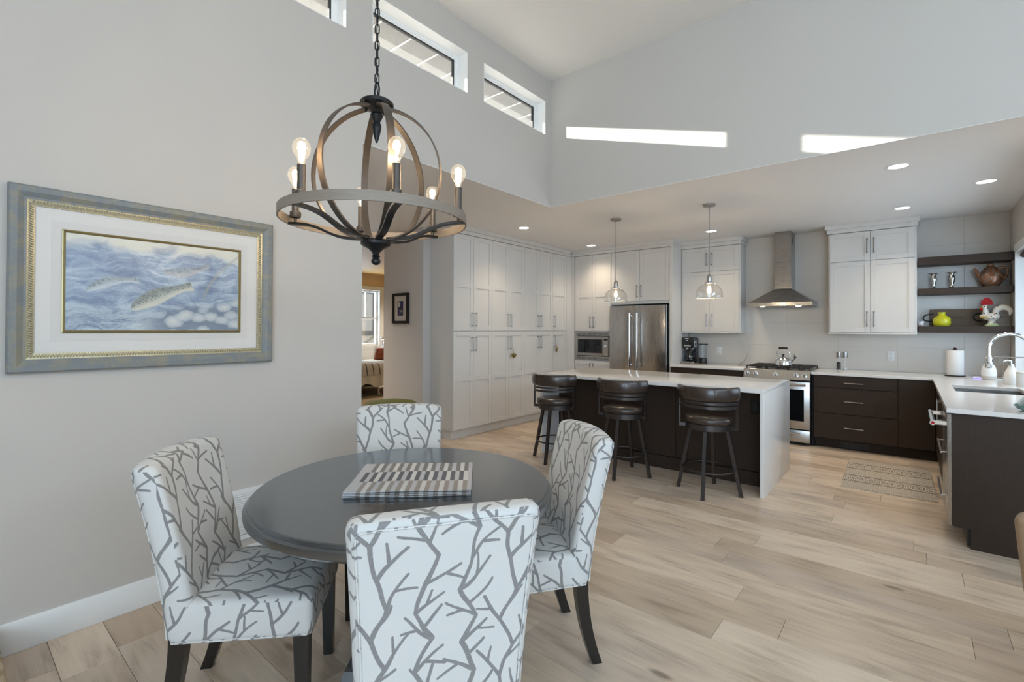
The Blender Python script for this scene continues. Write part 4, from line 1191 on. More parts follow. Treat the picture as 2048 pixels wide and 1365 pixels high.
    rm = n.math('MULTIPLY', n.smooth(u, .30, .56), n.smooth(n.math('SUBTRACT', n.math('MULTIPLY_ADD', big, .16, w), n.math('MULTIPLY', u, .36)), .16, .04))
    col = n.mix(n.math('MULTIPLY', rm, .85), col, rc)
    # drowned branch on the right
    bl = n.math('ABSOLUTE', n.math('SUBTRACT', n.math('SUBTRACT', u, .80), n.math('MULTIPLY', n.math('SUBTRACT', w, .55), n.math('MULTIPLY_ADD', w, .5, .05))))
    col = n.mix(n.math('MULTIPLY', n.math('MULTIPLY', n.smooth(bl, .016, .006), n.smooth(w, .30, .45)), .5), col, (.36,.36,.26))
    def fish(cx, cy, L, H, ang, c1, c2, k, bend):
        nonlocal col
        q = n.scale(P, (1, 1, 1), loc=(-cx*asp, -cy, 0)); q = n.scale(q, (1, 1, 1), rot=(0, 0, -ang)); e = n.sep(q)
        ex = n.math('DIVIDE', e[0], L); bd = n.math('SUBTRACT', e[1], n.math('MULTIPLY', n.math('MULTIPLY', ex, ex), bend))
        # body half-height: blunt head at -1, slim tail wrist near +.8, fin at +1
        prof = n.ramp(n.math('MULTIPLY_ADD', ex, .5, .5), [(0, (0,0,0)), (.06, (.45,.45,.45)), (.30, (1,1,1)), (.55, (.85,.85,.85)), (.84, (.28,.28,.28)), (.99, (.75,.75,.75)), (1, (0,0,0))], 'B_SPLINE')
        hh = n.math('MULTIPLY_ADD', prof, H, .0005)
        ey = n.math('DIVIDE', bd, hh); ay = n.math('ABSOLUTE', ey)
        m = n.math('MULTIPLY', n.math('MULTIPLY', n.smooth(ay, 1.12, .8), n.math('LESS_THAN', n.math('ABSOLUTE', ex), .985)), k)
        sp = n.voro(n.scale(P, (1, 1.25, 1)), 40); body = n.mix(n.smooth(ey, -.75, .55), c2, c1)
        body = n.mix(n.math('MULTIPLY', n.math('MULTIPLY', n.smooth(sp, .42, .26), n.smooth(ey, -.45, .05)), .85), body, (.035,.04,.05))
        body = n.mix(n.math('MULTIPLY', n.smooth(fin, .5, .72), .5), body, (.62,.66,.68))
        col = n.mix(m, col, body)
    fish(.225, .53, .235, .058, .30, (.27,.31,.29), (.56,.60,.60), .70, -.05)
    fish(.655, .69, .245, .062, .24, (.23,.25,.26), (.46,.42,.38), .66, .05)
    fish(.500, .41, .330, .100, .46, (.20,.22,.17), (.62,.60,.48), .92, -.03)
    col = n.mix(.12, col, (.62,.66,.70))
    n.set(col=col, rough=.35)
    part('print', MB().box(X, X+.0145, Y0, Y1, Z0, Z1), n.m, t, 0)
big_picture()
def small_picture():
    x0, x1, z0, z1 = -5.550, -5.205, 1.497, 1.912; Y = 4.110
    t = thing('framed_print', 'small black-framed night print with a pale moon in the hallway', 'picture', ((x0+x1)/2, Y, z0))
    mb = MB(); f = .036
    frame4(mb, 'y', x0, x1, z0, z1, f, Y-.030, Y)
    part('frame', mb, M['black'], t)
    part('mat_board', MB().box(x0+f, x1-f, Y-.012, Y, z0+f, z1-f), paint('mat_cream', (.60,.555,.50), .7), t, 0)
    a, b, c, d = x0+.105, x1-.115, z0+.105, z1-.105
    part('mat_window', MB().box(a-.009, b+.009, Y-.0135, Y, c-.009, d+.009), paint('mat_edge', (.70,.66,.60), .7), t, 0)
    n = NT('night_print'); v = n.obj(); s = n.sep(v); nz = n.noise(v, 40, 4)
    col = n.ramp(nz, [(.35, (.015,.02,.05)), (.55, (.07,.06,.16)), (.7, (.14,.13,.17))])
    mx, mz = a+.033, d-.050
    dd = n.vm('LENGTH', n.vm('MULTIPLY', n.vm('SUBTRACT', v, (mx, Y, mz)), (1/.022, 0, 1/.038)), out=1)
    col = n.mix(n.smooth(dd, 1.05, .9), col, (.60,.60,.54))
    d2 = n.vm('LENGTH', n.vm('MULTIPLY', n.vm('SUBTRACT', v, (b-.04, Y, c+.065)), (1/.03, 0, 1/.022)), out=1)
    col = n.mix(n.math('MULTIPLY', n.smooth(d2, 1.1, .7), nz), col, (.55,.48,.28))
    n.set(col=col, rough=.3)
    part('print', MB().box(a, b, Y-.0150, Y, c, d), n.m, t, 0)
small_picture()

# ------------------------------------------------------------------ wall grille, outlets, hearts, rug
t = thing('return_grille', 'white louvred return-air grille low on the left wall', 'vent', (XW, 1.33, .185))
Y0, Y1, Z0, Z1 = 1.105, 1.56, .185, .478
mb = MB(); f = .026
frame4(mb, 'x', Y0, Y1, Z0, Z1, f, XW, XW+.010)
part('frame', mb, M['trim'], t)
part('backing', MB().box(XW, XW+.002, Y0+f, Y1-f, Z0+f, Z1-f), flat('grille_dark', (.10,.10,.10), .7), t, 0)
for k in range(17):
    z = Z0+f+.006+k*.0140
    part('louvre', MB().add([(XW+.002,Y0+f,z+.007),(XW+.009,Y0+f,z-.002),(XW+.009,Y1-f,z-.002),(XW+.002,Y1-f,z+.007),(XW+.002,Y0+f,z+.0095),(XW+.009,Y0+f,z+.0005),(XW+.009,Y1-f,z+.0005),(XW+.002,Y1-f,z+.0095)],
         [(3,2,1,0),(4,5,6,7),(0,1,5,4),(1,2,6,5),(2,3,7,6),(3,0,4,7)]), M['trim'], t, 0)
def outlet(x, z, lab):
    Y = 7.6625
    t = thing('wall_outlet', lab, 'outlet', (x, Y, z), 'white outlets on the tiled wall')
    part('cover_plate', MB().box(x-.038, x+.038, Y-.006, Y, z-.06, z+.06, .002, 2), M['white'], t)
    for dz in (-.028, .028):
        r = part('receptacle', MB().box(x-.017, x+.017, Y-.008, Y-.005, z+dz-.020, z+dz+.020, .003, 2), M['white'], t)
        part('slots', MB().box(x-.009, x-.006, Y-.0086, Y-.007, z+dz-.006, z+dz+.008).box(x+.006, x+.009, Y-.0086, Y-.007, z+dz-.006, z+dz+.008), flat('slot_grey', (.18,.18,.18), .6), r, 0)
outlet(-2.248, 1.108, 'white wall outlet between coffee maker and curved hanger')
outlet(-.189, 1.108, 'white wall outlet between pepper mills and paper towel')
outlet(.800, 1.108, 'white wall outlet behind the soap bottle')
part('plug', MB().box(.783, .817, 7.625, 7.6545, 1.115, 1.155, .004, 2), M['white'], D.objects['wall_outlet.002'])
def heart(y, z, s, lab, top, bead):
    X = PX+.0715
    t = thing('heart_ornament', lab, 'ornament', (X, y, z), 'heart ornaments on the pantry handles')
    def outline(k, dy):
        o = []
        for i in range(28):
            a = 2*PI*i/28; hx = 16*math.sin(a)**3; hz = 13*math.cos(a)-5*math.cos(2*a)-2*math.cos(3*a)-math.cos(4*a)
            o.append((y+dy+hx/32*s*k, z+hz/32*s*k))
        return o
    part('heart', MB().prism(outline(1, 0), 'x', X-.004, X+.006), M['brass'], t, .5)
    part('small_heart', MB().prism(outline(.72, s*.28 if not bead else 0), 'x', X+.006, X+.013), M['brass'] if not bead else flat('pale_gold', (.55,.45,.28), .35, .8), t, .5)
    part('ribbon', MB().tube([(X, y, z+s*.30), (X-.003, y+.006, z+s*.6), (X-.010, y, top)], .0022, 6).tube([(X, y, z+s*.30), (X-.003, y-.006, z+s*.6), (X-.010, y, top)], .0022, 6), flat('ribbon_brown', (.10,.07,.04), .6), t)
    if bead: part('bead', MB().sphere((X, y, z+s*.75), .020, 14, 10), M['brass'], t)
heart(5.378, 1.045, .088, 'gold double heart ornament hanging from the middle pantry handle', 1.16, False)
heart(6.484, 1.085, .062, 'small gold heart ornament hanging from the corner pantry handle', 1.20, True)
def rug():
    W, L = .67, 1.17
    n = NT('rug_weave'); s = n.sep(n.uv()); x, y = s[0], s[1]
    spk = n.noise(n.scale(n.uv(), (34, 40, 1)), 3, 2, .6)
    base = n.mix(n.smooth(spk, .52, .60), (.62,.56,.475), (.15,.125,.10))
    band = n.math('PINGPONG', n.math('MULTIPLY', y, 5.0), 1.0)
    def ringrow(c, lo):
        nonlocal base
        fy = n.math('DIVIDE', n.math('SUBTRACT', y, c), .085); fx = n.math('SUBTRACT', n.math('FRACT', n.math('MULTIPLY', x, 9.0)), .5)
        d = n.math('SQRT', n.math('ADD', n.math('MULTIPLY', fx, fx), n.math('MULTIPLY', n.math('MULTIPLY', fy, fy), .22)))
        d = n.math('ADD', d, n.math('MULTIPLY', n.math('SUBTRACT', spk, .5), .16))
        ringm = n.math('MULTIPLY', n.smooth(n.math('SINE', n.math('MULTIPLY', d, 30.0)), .0, .6), .85)
        pat = n.mix(ringm, (.64,.58,.49), (.13,.11,.09))
        inb = n.math('LESS_THAN', n.math('ABSOLUTE', fy), 1.0)
        base = n.mix(inb, base, pat)
        for e in (-1.12, 1.12):
            base = n.mix(n.math('LESS_THAN', n.math('ABSOLUTE', n.math('SUBTRACT', fy, e)), .10), base, (.17,.145,.12))
    ringrow(.30, 0); ringrow(.74, 0)
    n.set(col=base, rough=.95); n.bump(spk, .5, .004)
    bm = bmesh.new(); ul = bm.loops.layers.uv.new('UVMap'); nx, ny = 24, 40; r = random.Random(3)
    jit = [[(r.uniform(-.003,.003), r.uniform(-.002,.002)) for i in range(nx+1)] for j in range(ny+1)]
    T = [[bm.verts.new((i/nx*W-W/2+(jit[j][0][0] if i in (0, nx) else 0), j/ny*L-L/2, .009+.0012*math.sin(i*1.7)*math.cos(j*2.1))) for i in range(nx+1)] for j in range(ny+1)]
    for j in range(ny):
        for i in range(nx): bm.faces.new((T[j][i], T[j][i+1], T[j+1][i+1], T[j+1][i]))
    ext = bmesh.ops.extrude_face_region(bm, geom=list(bm.faces)); 
    for v in ext['geom']:
        if isinstance(v, bmesh.types.BMVert): v.co.z = .001
    bmesh.ops.recalc_face_normals(bm, faces=list(bm.faces))
    for f in bm.faces:
        for l in f.loops: l[ul].uv = (l.vert.co.x/W+.5, l.vert.co.y/L+.5)
    me = D.meshes.new('rug'); bm.to_mesh(me); bm.free()
    o = link('kitchen_rug', me, n.m); o.location = (-.175, 5.90, 0); o.rotation_euler = (0, 0, math.radians(1.5))
    tag(o, 'woven beige and brown kitchen rug between island and sink', 'rug')
rug()

# ------------------------------------------------------------------ things on the counters
Z = .9155
t = thing('coffee_maker', 'black and steel drip coffee maker beside the refrigerator panel', 'coffee maker', (-2.60, 7.44, Z))
x0, x1, y0, y1 = -2.688, -2.520, 7.34, 7.56
part('base', MB().box(x0-.008, x1+.006, y0-.02, y1, Z, Z+.030, .006, 2), M['steelh'], t)
part('tower', MB().box(x0+.01, x1, y0+.13, y1, Z+.03, Z+.385, .006, 2), M['black'], t)
hd = part('brew_head', MB().box(x0, x1, y0, y1-.05, Z+.235, Z+.395, .008, 2), M['black'], t)
part('side_plate', MB().box(x1-.002, x1+.004, y0+.02, y1-.09, Z+.245, Z+.345, .002, 1), M['steelh'], hd)
part('display', MB().box(x0+.03, x1-.05, y0-.002, y0+.002, Z+.285, Z+.315), M['bglass'], hd)
part('front_marks', MB().box(x0+.035, x1-.075, y0-.002, y0+.002, Z+.372, Z+.381).box(x0+.05, x1-.085, y0-.002, y0+.002, Z+.345, Z+.352).box(x0+.025, x1-.045, y0-.002, y0+.002, Z+.262, Z+.270), M['white'], hd, 0)
part('filter_collar', MB().lathe([(.045, Z+.205), (.058, Z+.212), (.060, Z+.236), (.0, Z+.236)], (-2.605, 7.41, 0), 24), M['chrome'], t)
n = NT('dark_carafe'); n.set(col=(.25,.30,.38), rough=.04, trans=.85, ior=1.3); 
cf = part('carafe', MB().lathe([(0, Z+.034), (.060, Z+.034), (.072, Z+.05), (.074, Z+.09), (.066, Z+.14), (.052, Z+.165), (.050, Z+.180)], (-2.605, 7.41, 0), 28, cap=False), thin_glass('carafe_glass', (.45,.52,.60), .8), t, 1.0)
part('carafe_lid', MB().lathe([(.0, Z+.196), (.048, Z+.194), (.054, Z+.180), (.0, Z+.178)], (-2.605, 7.41, 0), 24), M['black'], cf)
part('carafe_handle', MB().tube(curve([(-2.553, 7.40, Z+.175), (-2.515, 7.385, Z+.170), (-2.503, 7.38, Z+.12), (-2.510, 7.385, Z+.06), (-2.535, 7.395, Z+.05)]), .010, 10), M['black'], cf)
part('coffee', MB().lathe([(0, Z+.036), (.058, Z+.036), (.070, Z+.05), (.071, Z+.08), (0, Z+.08)], (-2.605, 7.41, 0), 24), flat('coffee_black', (.01,.006,.004), .1), cf)
t = thing('blender', 'small blender with clear jar and black base beside coffee maker', 'blender', (-2.435, 7.50, Z))
part('base', MB().lathe([(0, Z), (.055, Z), (.058, Z+.01), (.056, Z+.075), (.050, Z+.085), (0, Z+.085)], (-2.435, 7.50, 0), 24), M['black'], t)
part('jar', MB().lathe([(.046, Z+.085), (.050, Z+.12), (.056, Z+.285)], (-2.435, 7.50, 0), 28, cap=False), thin_glass('jar_plastic', (.90,.91,.92), .8, .1), t, 1.0)
part('lid', MB().lathe([(0, Z+.300), (.058, Z+.300), (.060, Z+.284), (0, Z+.284)], (-2.435, 7.50, 0), 28).box(-2.39, -2.362, 7.485, 7.515, Z+.286, Z+.300, .003, 1), M['black'], t)
t = thing('fruit_hanger', 'thin curved metal fruit hanger beside the range', 'hanger', (-1.86, 7.42, Z))
part('base', MB().lathe([(0, Z), (.055, Z), (.055, Z+.006), (0, Z+.008)], (-1.868, 7.42, 0), 28), M['nickel'], t)
pts = []
for k in range(17):
    a = -1.15+2.25*k/16; pts.append((-1.995+.185*math.cos(a)+.02, 7.42, Z+.185+.185*math.sin(a)))
part('arm', MB().tube(pts, [.0055-.002*k/16 for k in range(17)], 8), M['nickel'], t)
e = pts[-1]
part('hook', MB().tube([e, (e[0]-.006, e[1], e[2]-.012), (e[0]-.003, e[1], e[2]-.026), (e[0]+.006, e[1], e[2]-.026)], .0025, 6), M['nickel'], t)
KZ = .9585; kx, ky = -1.312, 7.27
t = thing('tea_kettle', 'polished steel whistling kettle with black handle on the range', 'kettle', (kx, ky, KZ))
part('body', MB().lathe([(0, KZ), (.094, KZ), (.100, KZ+.008), (.097, KZ+.05), (.088, KZ+.075), (.066, KZ+.096), (.045, KZ+.106), (0, KZ+.108)], (kx, ky, 0), 40), M['chrome'], t)
ld = part('lid', MB().lathe([(0, KZ+.118), (.030, KZ+.115), (.044, KZ+.107), (.044, KZ+.103), (0, KZ+.103)], (kx, ky, 0), 28), M['chrome'], t)
part('knob', MB().lathe([(0, KZ+.150), (.018, KZ+.150), (.019, KZ+.143), (.010, KZ+.132), (.009, KZ+.116), (0, KZ+.116)], (kx, ky, 0), 20), M['black'], ld)
hp = [(kx+.086*math.cos(a), ky, KZ+.075+.155*math.sin(a)**.8 if math.sin(a) > 0 else KZ+.075) for a in [PI*k/20 for k in range(21)]]
part('bail', MB().tube(hp, .004, 8), M['chrome'], t)
part('grip', MB().cyl((kx-.052, ky, KZ+.229), (kx+.052, ky, KZ+.229), .0135, seg=14), M['black'], t)
sp = part('spout', MB().tube([(kx+.080, ky-.01, KZ+.045), (kx+.112, ky-.014, KZ+.072), (kx+.140, ky-.018, KZ+.105)], [.022, .016, .012], 14), M['chrome'], t)
part('whistle', MB().cyl((kx+.136, ky-.018, KZ+.100), (kx+.150, ky-.019, KZ+.118), .015, .013, 14).box(kx+.128, kx+.134, ky-.024, ky-.012, KZ+.112, KZ+.150, .002, 1), M['black'], sp)
for x, y, col, lab in ((-.712, 7.46, (.02,.018,.016), 'glass and steel pepper mill filled with dark peppercorns'), (-.648, 7.50, (.75,.74,.72), 'glass and steel salt mill with a little white salt')):
    t = thing('spice_mill', lab, 'mill', (x, y, Z), 'pair of mills on the counter')
    part('jar', MB().lathe([(.024, Z+.006), (.0255, Z+.02), (.0245, Z+.165)], (x, y, 0), 24, cap=False), M['glass'], t, 1.0)
    part('foot', MB().lathe([(0, Z), (.026, Z), (.026, Z+.006), (0, Z+.006)], (x, y, 0), 24), M['glassrim'], t)
    top = .10 if 'pepper' in lab else .03
    part('filling', MB().lathe([(0, Z+.007), (.0215, Z+.007), (.0215, Z+top), (0, Z+top+.004)], (x, y, 0), 20), flat('mill_fill', col, .8), t)
    part('grinder', MB().lathe([(0, Z+.160), (.027, Z+.160), (.029, Z+.168), (.026, Z+.195), (.029, Z+.222), (.028, Z+.232), (0, Z+.234)], (x, y, 0), 24), M['nickel'], t)
px_, py_ = .386, 7.37
t = thing('paper_towel', 'white paper towel roll on a dark stand near the corner', 'paper towel', (px_, py_, Z))
part('base', MB().lathe([(0, Z), (.090, Z), (.090, Z+.008), (0, Z+.010)], (px_, py_, 0), 32), flat('stand_bronze', (.05,.03,.02), .4, .6), t)
n = NT('paper_towel'); v = n.obj(); n.set(col=(.80,.79,.77), rough=.9); n.bump(n.voro(v, 90), .3, .003)
part('roll', MB().lathe([(.020, Z+.012), (.072, Z+.012), (.076, Z+.02), (.076, Z+.285), (.073, Z+.290), (.020, Z+.290), (.020, Z+.012)], (px_, py_, 0), 40, cap=False), n.m, t)
part('finial', MB().cyl((px_, py_, Z+.01), (px_, py_, Z+.30), .007, seg=10).lathe([(0, Z+.328), (.012, Z+.318), (.020, Z+.308), (.018, Z+.298), (.006, Z+.292), (0, Z+.292)], (px_, py_, 0), 16), flat('finial_red', (.05,.012,.012), .35), t)
sx, sy = .632, 7.08
t = thing('smart_speaker', 'white rounded smart speaker with beige base behind the sink', 'speaker', (sx, sy, Z))
part('shell', MB().lathe([(.060, Z+.040), (.061, Z+.06), (.058, Z+.10), (.050, Z+.135), (.036, Z+.158), (.016, Z+.168), (0, Z+.169)], (sx, sy, 0), 32), M['white'], t, 1.0)
part('base', MB().lathe([(0, Z), (.050, Z), (.056, Z+.006), (.060, Z+.040), (0, Z+.040)], (sx, sy, 0), 32), flat('speaker_cloth', (.60,.55,.49), .8), t)
part('cord', MB().tube([(sx+.055, sy+.02, Z+.006), (sx+.09, sy+.05, Z+.004), (sx+.12, sy+.15, Z+.004), (sx+.14, sy+.35, Z+.01), (sx+.165, 7.615, Z+.16), (sx+.168, 7.63, Z+.215)], .003, 6), M['white'], t)
t = thing('light_puck', 'small flat puck glowing violet beside the smart speaker', 'puck', (.575, 7.20, Z))
part('body', MB().lathe([(0, Z), (.040, Z), (.045, Z+.004), (.045, Z+.012), (.040, Z+.018), (0, Z+.019)], (.565, 7.20, 0), 28), M['white'], t)
part('glow_ring', MB().tube(arc((.565, 7.20, 0), .0455, 0, 2*PI*31/32, 31, Z+.006), .003, 6, True), emit('violet_glow', (.30, .22, 1.0), 2.2), t, 1.2)
bx, by = .742, 6.60
t = thing('soap_bottle', 'white glazed soap pump bottle beside the window', 'soap bottle', (bx, by, Z))
part('bottle', MB().lathe([(0, Z), (.052, Z), (.055, Z+.006), (.054, Z+.07), (.046, Z+.115), (.030, Z+.150), (.022, Z+.168), (.022, Z+.178), (0, Z+.178)], (bx, by, 0), 32), M['ceramic'], t, .9)
part('pump', MB().cyl((bx, by, Z+.178), (bx, by, Z+.192), .020, seg=18).cyl((bx, by, Z+.19), (bx, by, Z+.225), .006, seg=10).tube([(bx, by, Z+.225), (bx-.03, by-.01, Z+.230), (bx-.055, by-.02, Z+.218)], .0065, 8), M['chrome'], t)
t = thing('white_canister', 'white lidded canister at the right edge on the counter', 'canister', (.80, 6.42, Z))
part('body', MB().lathe([(0, Z), (.046, Z), (.048, Z+.005), (.048, Z+.12), (.044, Z+.125), (0, Z+.125)], (.80, 6.42, 0), 28), M['ceramic'], t)
part('lid', MB().lathe([(0, Z+.140), (.040, Z+.138), (.049, Z+.132), (.049, Z+.125), (0, Z+.125)], (.80, 6.42, 0), 28), M['ceramic'], t)
fx0, fx1, fy = .522, .778, 5.87
t = thing('kitchen_faucet', 'chrome gooseneck pull-down faucet over the sink', 'faucet', (fx1, fy, Z))
R = (fx1-fx0)/2; zc = 1.275
part('base', MB().lathe([(0, Z), (.030, Z), (.030, Z+.008), (.024, Z+.014), (.022, Z+.07), (.018, Z+.08), (0, Z+.08)], (fx1, fy, 0), 24), M['chrome'], t)
pts = [(fx1, fy, Z+.07), (fx1, fy, 1.12), (fx1, fy, zc)]+[(fx0+R+R*math.cos(PI*k/18), fy, zc+R*math.sin(PI*k/18)) for k in range(1, 19)]+[(fx0, fy, 1.215)]
part('neck', MB().tube(pts, .0155, 14), M['chrome'], t)
part('spray_head', MB().lathe([(0, 1.105), (.020, 1.105), (.0235, 1.112), (.0235, 1.20), (.0185, 1.215), (.0, 1.218)], (fx0, fy, 0), 22), M['chrome'], t)
part('button', MB().box(fx0+.018, fx0+.026, fy-.010, fy+.010, 1.155, 1.185, .003, 1), M['black'], t)
part('support_rod', MB().cyl((fx0+.02, fy, 1.203), (fx1, fy, 1.203), .005, seg=10).cyl((fx0+.03, fy, 1.203), (fx0+.075, fy, 1.203), .009, seg=10), M['nickel'], t)
part('lever', MB().cyl((fx1, fy, Z+.05), (fx1, fy-.09, Z+.09), .007, .006, 10), M['chrome'], t)
def teal_stand():
    t = thing('recipe_stand', 'teal slanted stand under a clear cover at the counter end', 'stand', (.63, 4.50, Z))
    n = NT('teal_glaze'); v = n.obj(); nz = n.noise(v, 30, 4, .6)
    n.set(col=n.ramp(nz, [(.3, (.04,.13,.14)), (.5, (.10,.26,.26)), (.7, (.28,.45,.43))]), rough=.3); tm = n.m
    part('tray', MB().lathe([(0, Z), (.095, Z), (.125, Z+.012), (.140, Z+.034), (.134, Z+.036), (.118, Z+.018), (0, Z+.010)], (.655, 4.50, 0), 36), tm, t)
    for k in range(5):
        d = .012*k
        mb = MB().prism([(.545+d, Z+.030), (.560+d, Z+.026), (.715+d*.9, Z+.215), (.700+d*.9, Z+.222)], 'y', 4.415+.006*k, 4.585-.006*k)
        part('fin', mb, tm, t, .3)
    mb = MB().prism([(.535, Z+.034), (.538, Z+.032), (.700, Z+.245), (.697, Z+.248)], 'y', 4.41, 4.59)
    part('cover', mb, thin_glass('clear_cover', (.86,.93,.92), .7), t, .3)
    part('back_leg', MB().prism([(.70, Z+.20), (.712, Z+.20), (.775, Z+.03), (.760, Z+.03)], 'y', 4.46, 4.54), tm, t, .3)
teal_stand()

# ------------------------------------------------------------------ things on the shelves
for x, lab in ((.207, 'left pewter bud vase on the middle shelf'), (.366, 'right pewter bud vase on the middle shelf')):
    z = 1.9165; y = 7.50
    t = thing('bud_vase', lab, 'vase', (x, y, z), 'pair of pewter vases')
    part('body', MB().lathe([(0, z), (.034, z), (.036, z+.004), (.024, z+.012), (.016, z+.028), (.020, z+.055), (.031, z+.095), (.034, z+.120), (.027, z+.142), (.021, z+.155), (.024, z+.168)], (x, y, 0), 28, cap=False), M['pewter'], t, 1.0)
    mb = MB(); vs = []; fs = []
    for k in range(36):
        a = 2*PI*k/36; w = 1+.10*math.cos(6*a)
        for r, zz in ((.023, z+.166), (.044*w, z+.180), (.052*w, z+.184)): vs.append((x+r*math.cos(a), y+r*math.sin(a), zz))
    for k in range(36):
        q = (k+1) % 36
        for j in range(2): fs.append((k*3+j, q*3+j, q*3+j+1, k*3+j+1))
    part('flared_rim', mb.add(vs, fs), M['pewter'], t, 1.2)
def teapot():
    z = 1.9165; x, y = .688, 7.50
    n = NT('copper_glaze'); v = n.obj(); a = n.noise(v, 22, 5, .6, dist=1.0)
    n.set(col=n.ramp(a, [(.30, (.055,.035,.03)), (.42, (.20,.075,.035)), (.52, (.34,.15,.07)), (.60, (.20,.17,.15)), (.72, (.42,.36,.30))]), rough=.18, metal=.25); m = n.m
    t = thing('teapot', 'mottled copper-brown ceramic teapot on the middle shelf', 'teapot', (x, y, z))
    part('body', MB().lathe([(0, z), (.062, z), (.066, z+.006), (.090, z+.045), (.102, z+.090), (.098, z+.130), (.080, z+.170), (.058, z+.195), (.048, z+.203), (0, z+.203)], (x, y, 0), 40), m, t, 1.0)
    ld = part('lid', MB().lathe([(0, z+.232), (.030, z+.226), (.052, z+.210), (.056, z+.200), (0, z+.198)], (x, y, 0), 32), m, t)
    part('knob', MB().tube(curve([(x-.028, y, z+.222), (x-.02, y, z+.243), (x, y, z+.250), (x+.02, y, z+.243), (x+.028, y, z+.222)]), .008, 8), m, ld)
    part('spout', MB().tube([(x-.075, y-.01, z+.105), (x-.105, y-.014, z+.145), (x-.118, y-.016, z+.185), (x-.140, y-.018, z+.214)], [.026, .020, .015, .011], 14), m, t)
    part('handle', MB().tube(curve([(x+.060, y, z+.190), (x+.085, y, z+.212), (x+.118, y-.004, z+.205), (x+.130, y-.004, z+.170), (x+.122, y-.002, z+.120), (x+.095, y, z+.075)]), .0125, 12), m, t)
teapot()
zs = 1.4765
n = NT('lime_glaze'); v = n.obj(); n.set(col=n.mix(n.noise(v, 9, 2), (.50,.52,.015), (.60,.56,.03)), rough=.12)
t = thing('lime_vase', 'squat lime-green glazed vase on the bottom shelf', 'vase', (.279, 7.47, zs))
part('body', MB().lathe([(0, zs), (.062, zs), (.072, zs+.008), (.082, zs+.045), (.080, zs+.080), (.066, zs+.108), (.042, zs+.124), (.032, zs+.132), (.031, zs+.146), (.037, zs+.154), (.037, zs+.164), (.030, zs+.165), (.028, zs+.140)], (.279, 7.47, 0), 44, cap=False), n.m, t, 1.0)
part('side_lug', MB().sphere((.199, 7.455, zs+.066), .005, 8, 6).sphere((.357, 7.44, zs+.066), .005, 8, 6), M['black'], t, 1.0)
def tray():
    x0, x1 = .178, .668; y = 7.60
    t = thing('wooden_tray', 'brown wooden serving board with black iron handles behind the lime vase', 'tray', ((x0+x1)/2, y, zs))
    wd = wood('walnut_board', (.10,.066,.042), (.19,.135,.09), (3, 30, 30), .6)
    bd = part('board', MB().box(x0, x1, y, y+.022, zs, zs+.203, .002, 1), wd, t)
    mk = flat('burned_mark', (.045,.028,.018), .8)
    mb = MB(); a, b, c, d = .360, .530, zs+.085, zs+.125
    for q in ((a, b, c, c+.0015), (a, b, d-.0015, d), (a, a+.0015, c, d), (b-.0015, b, c, d)): mb.box(q[0], q[1], y-.0008, y+.002, q[2], q[3])
    part('branded_border', mb, mk, bd, 0)
    mb = MB(); r = random.Random(8); x = a+.012
    while x < b-.055:
        w = r.uniform(.004, .009)
        if r.random() > .16: mb.box(x, x+w*.75, y-.0008, y+.002, c+.018, c+.018+r.choice((.008, .010, .013)))
        x += w+.001
    part('branded_lettering', mb, mk, bd, 0)
    for s, xx in ((-1, x0), (1, x1)):
        if s < 0: pts = [(xx+.03, y-.004, zs+.150), (xx-.025, y-.010, zs+.140), (xx-.055, y-.016, zs+.115), (xx-.055, y-.016, zs+.085), (xx-.025, y-.010, zs+.066), (xx+.03, y-.004, zs+.062)]
        else: pts = [(xx-.06, y-.004, zs+.150), (xx-.095, y-.020, zs+.140), (xx-.115, y-.030, zs+.112), (xx-.105, y-.030, zs+.085), (xx-.085, y-.020, zs+.066), (xx-.04, y-.004, zs+.060)]
        part('handle', MB().tube(curve(pts), .0065, 8), M['black'], t, 1.2)
tray()
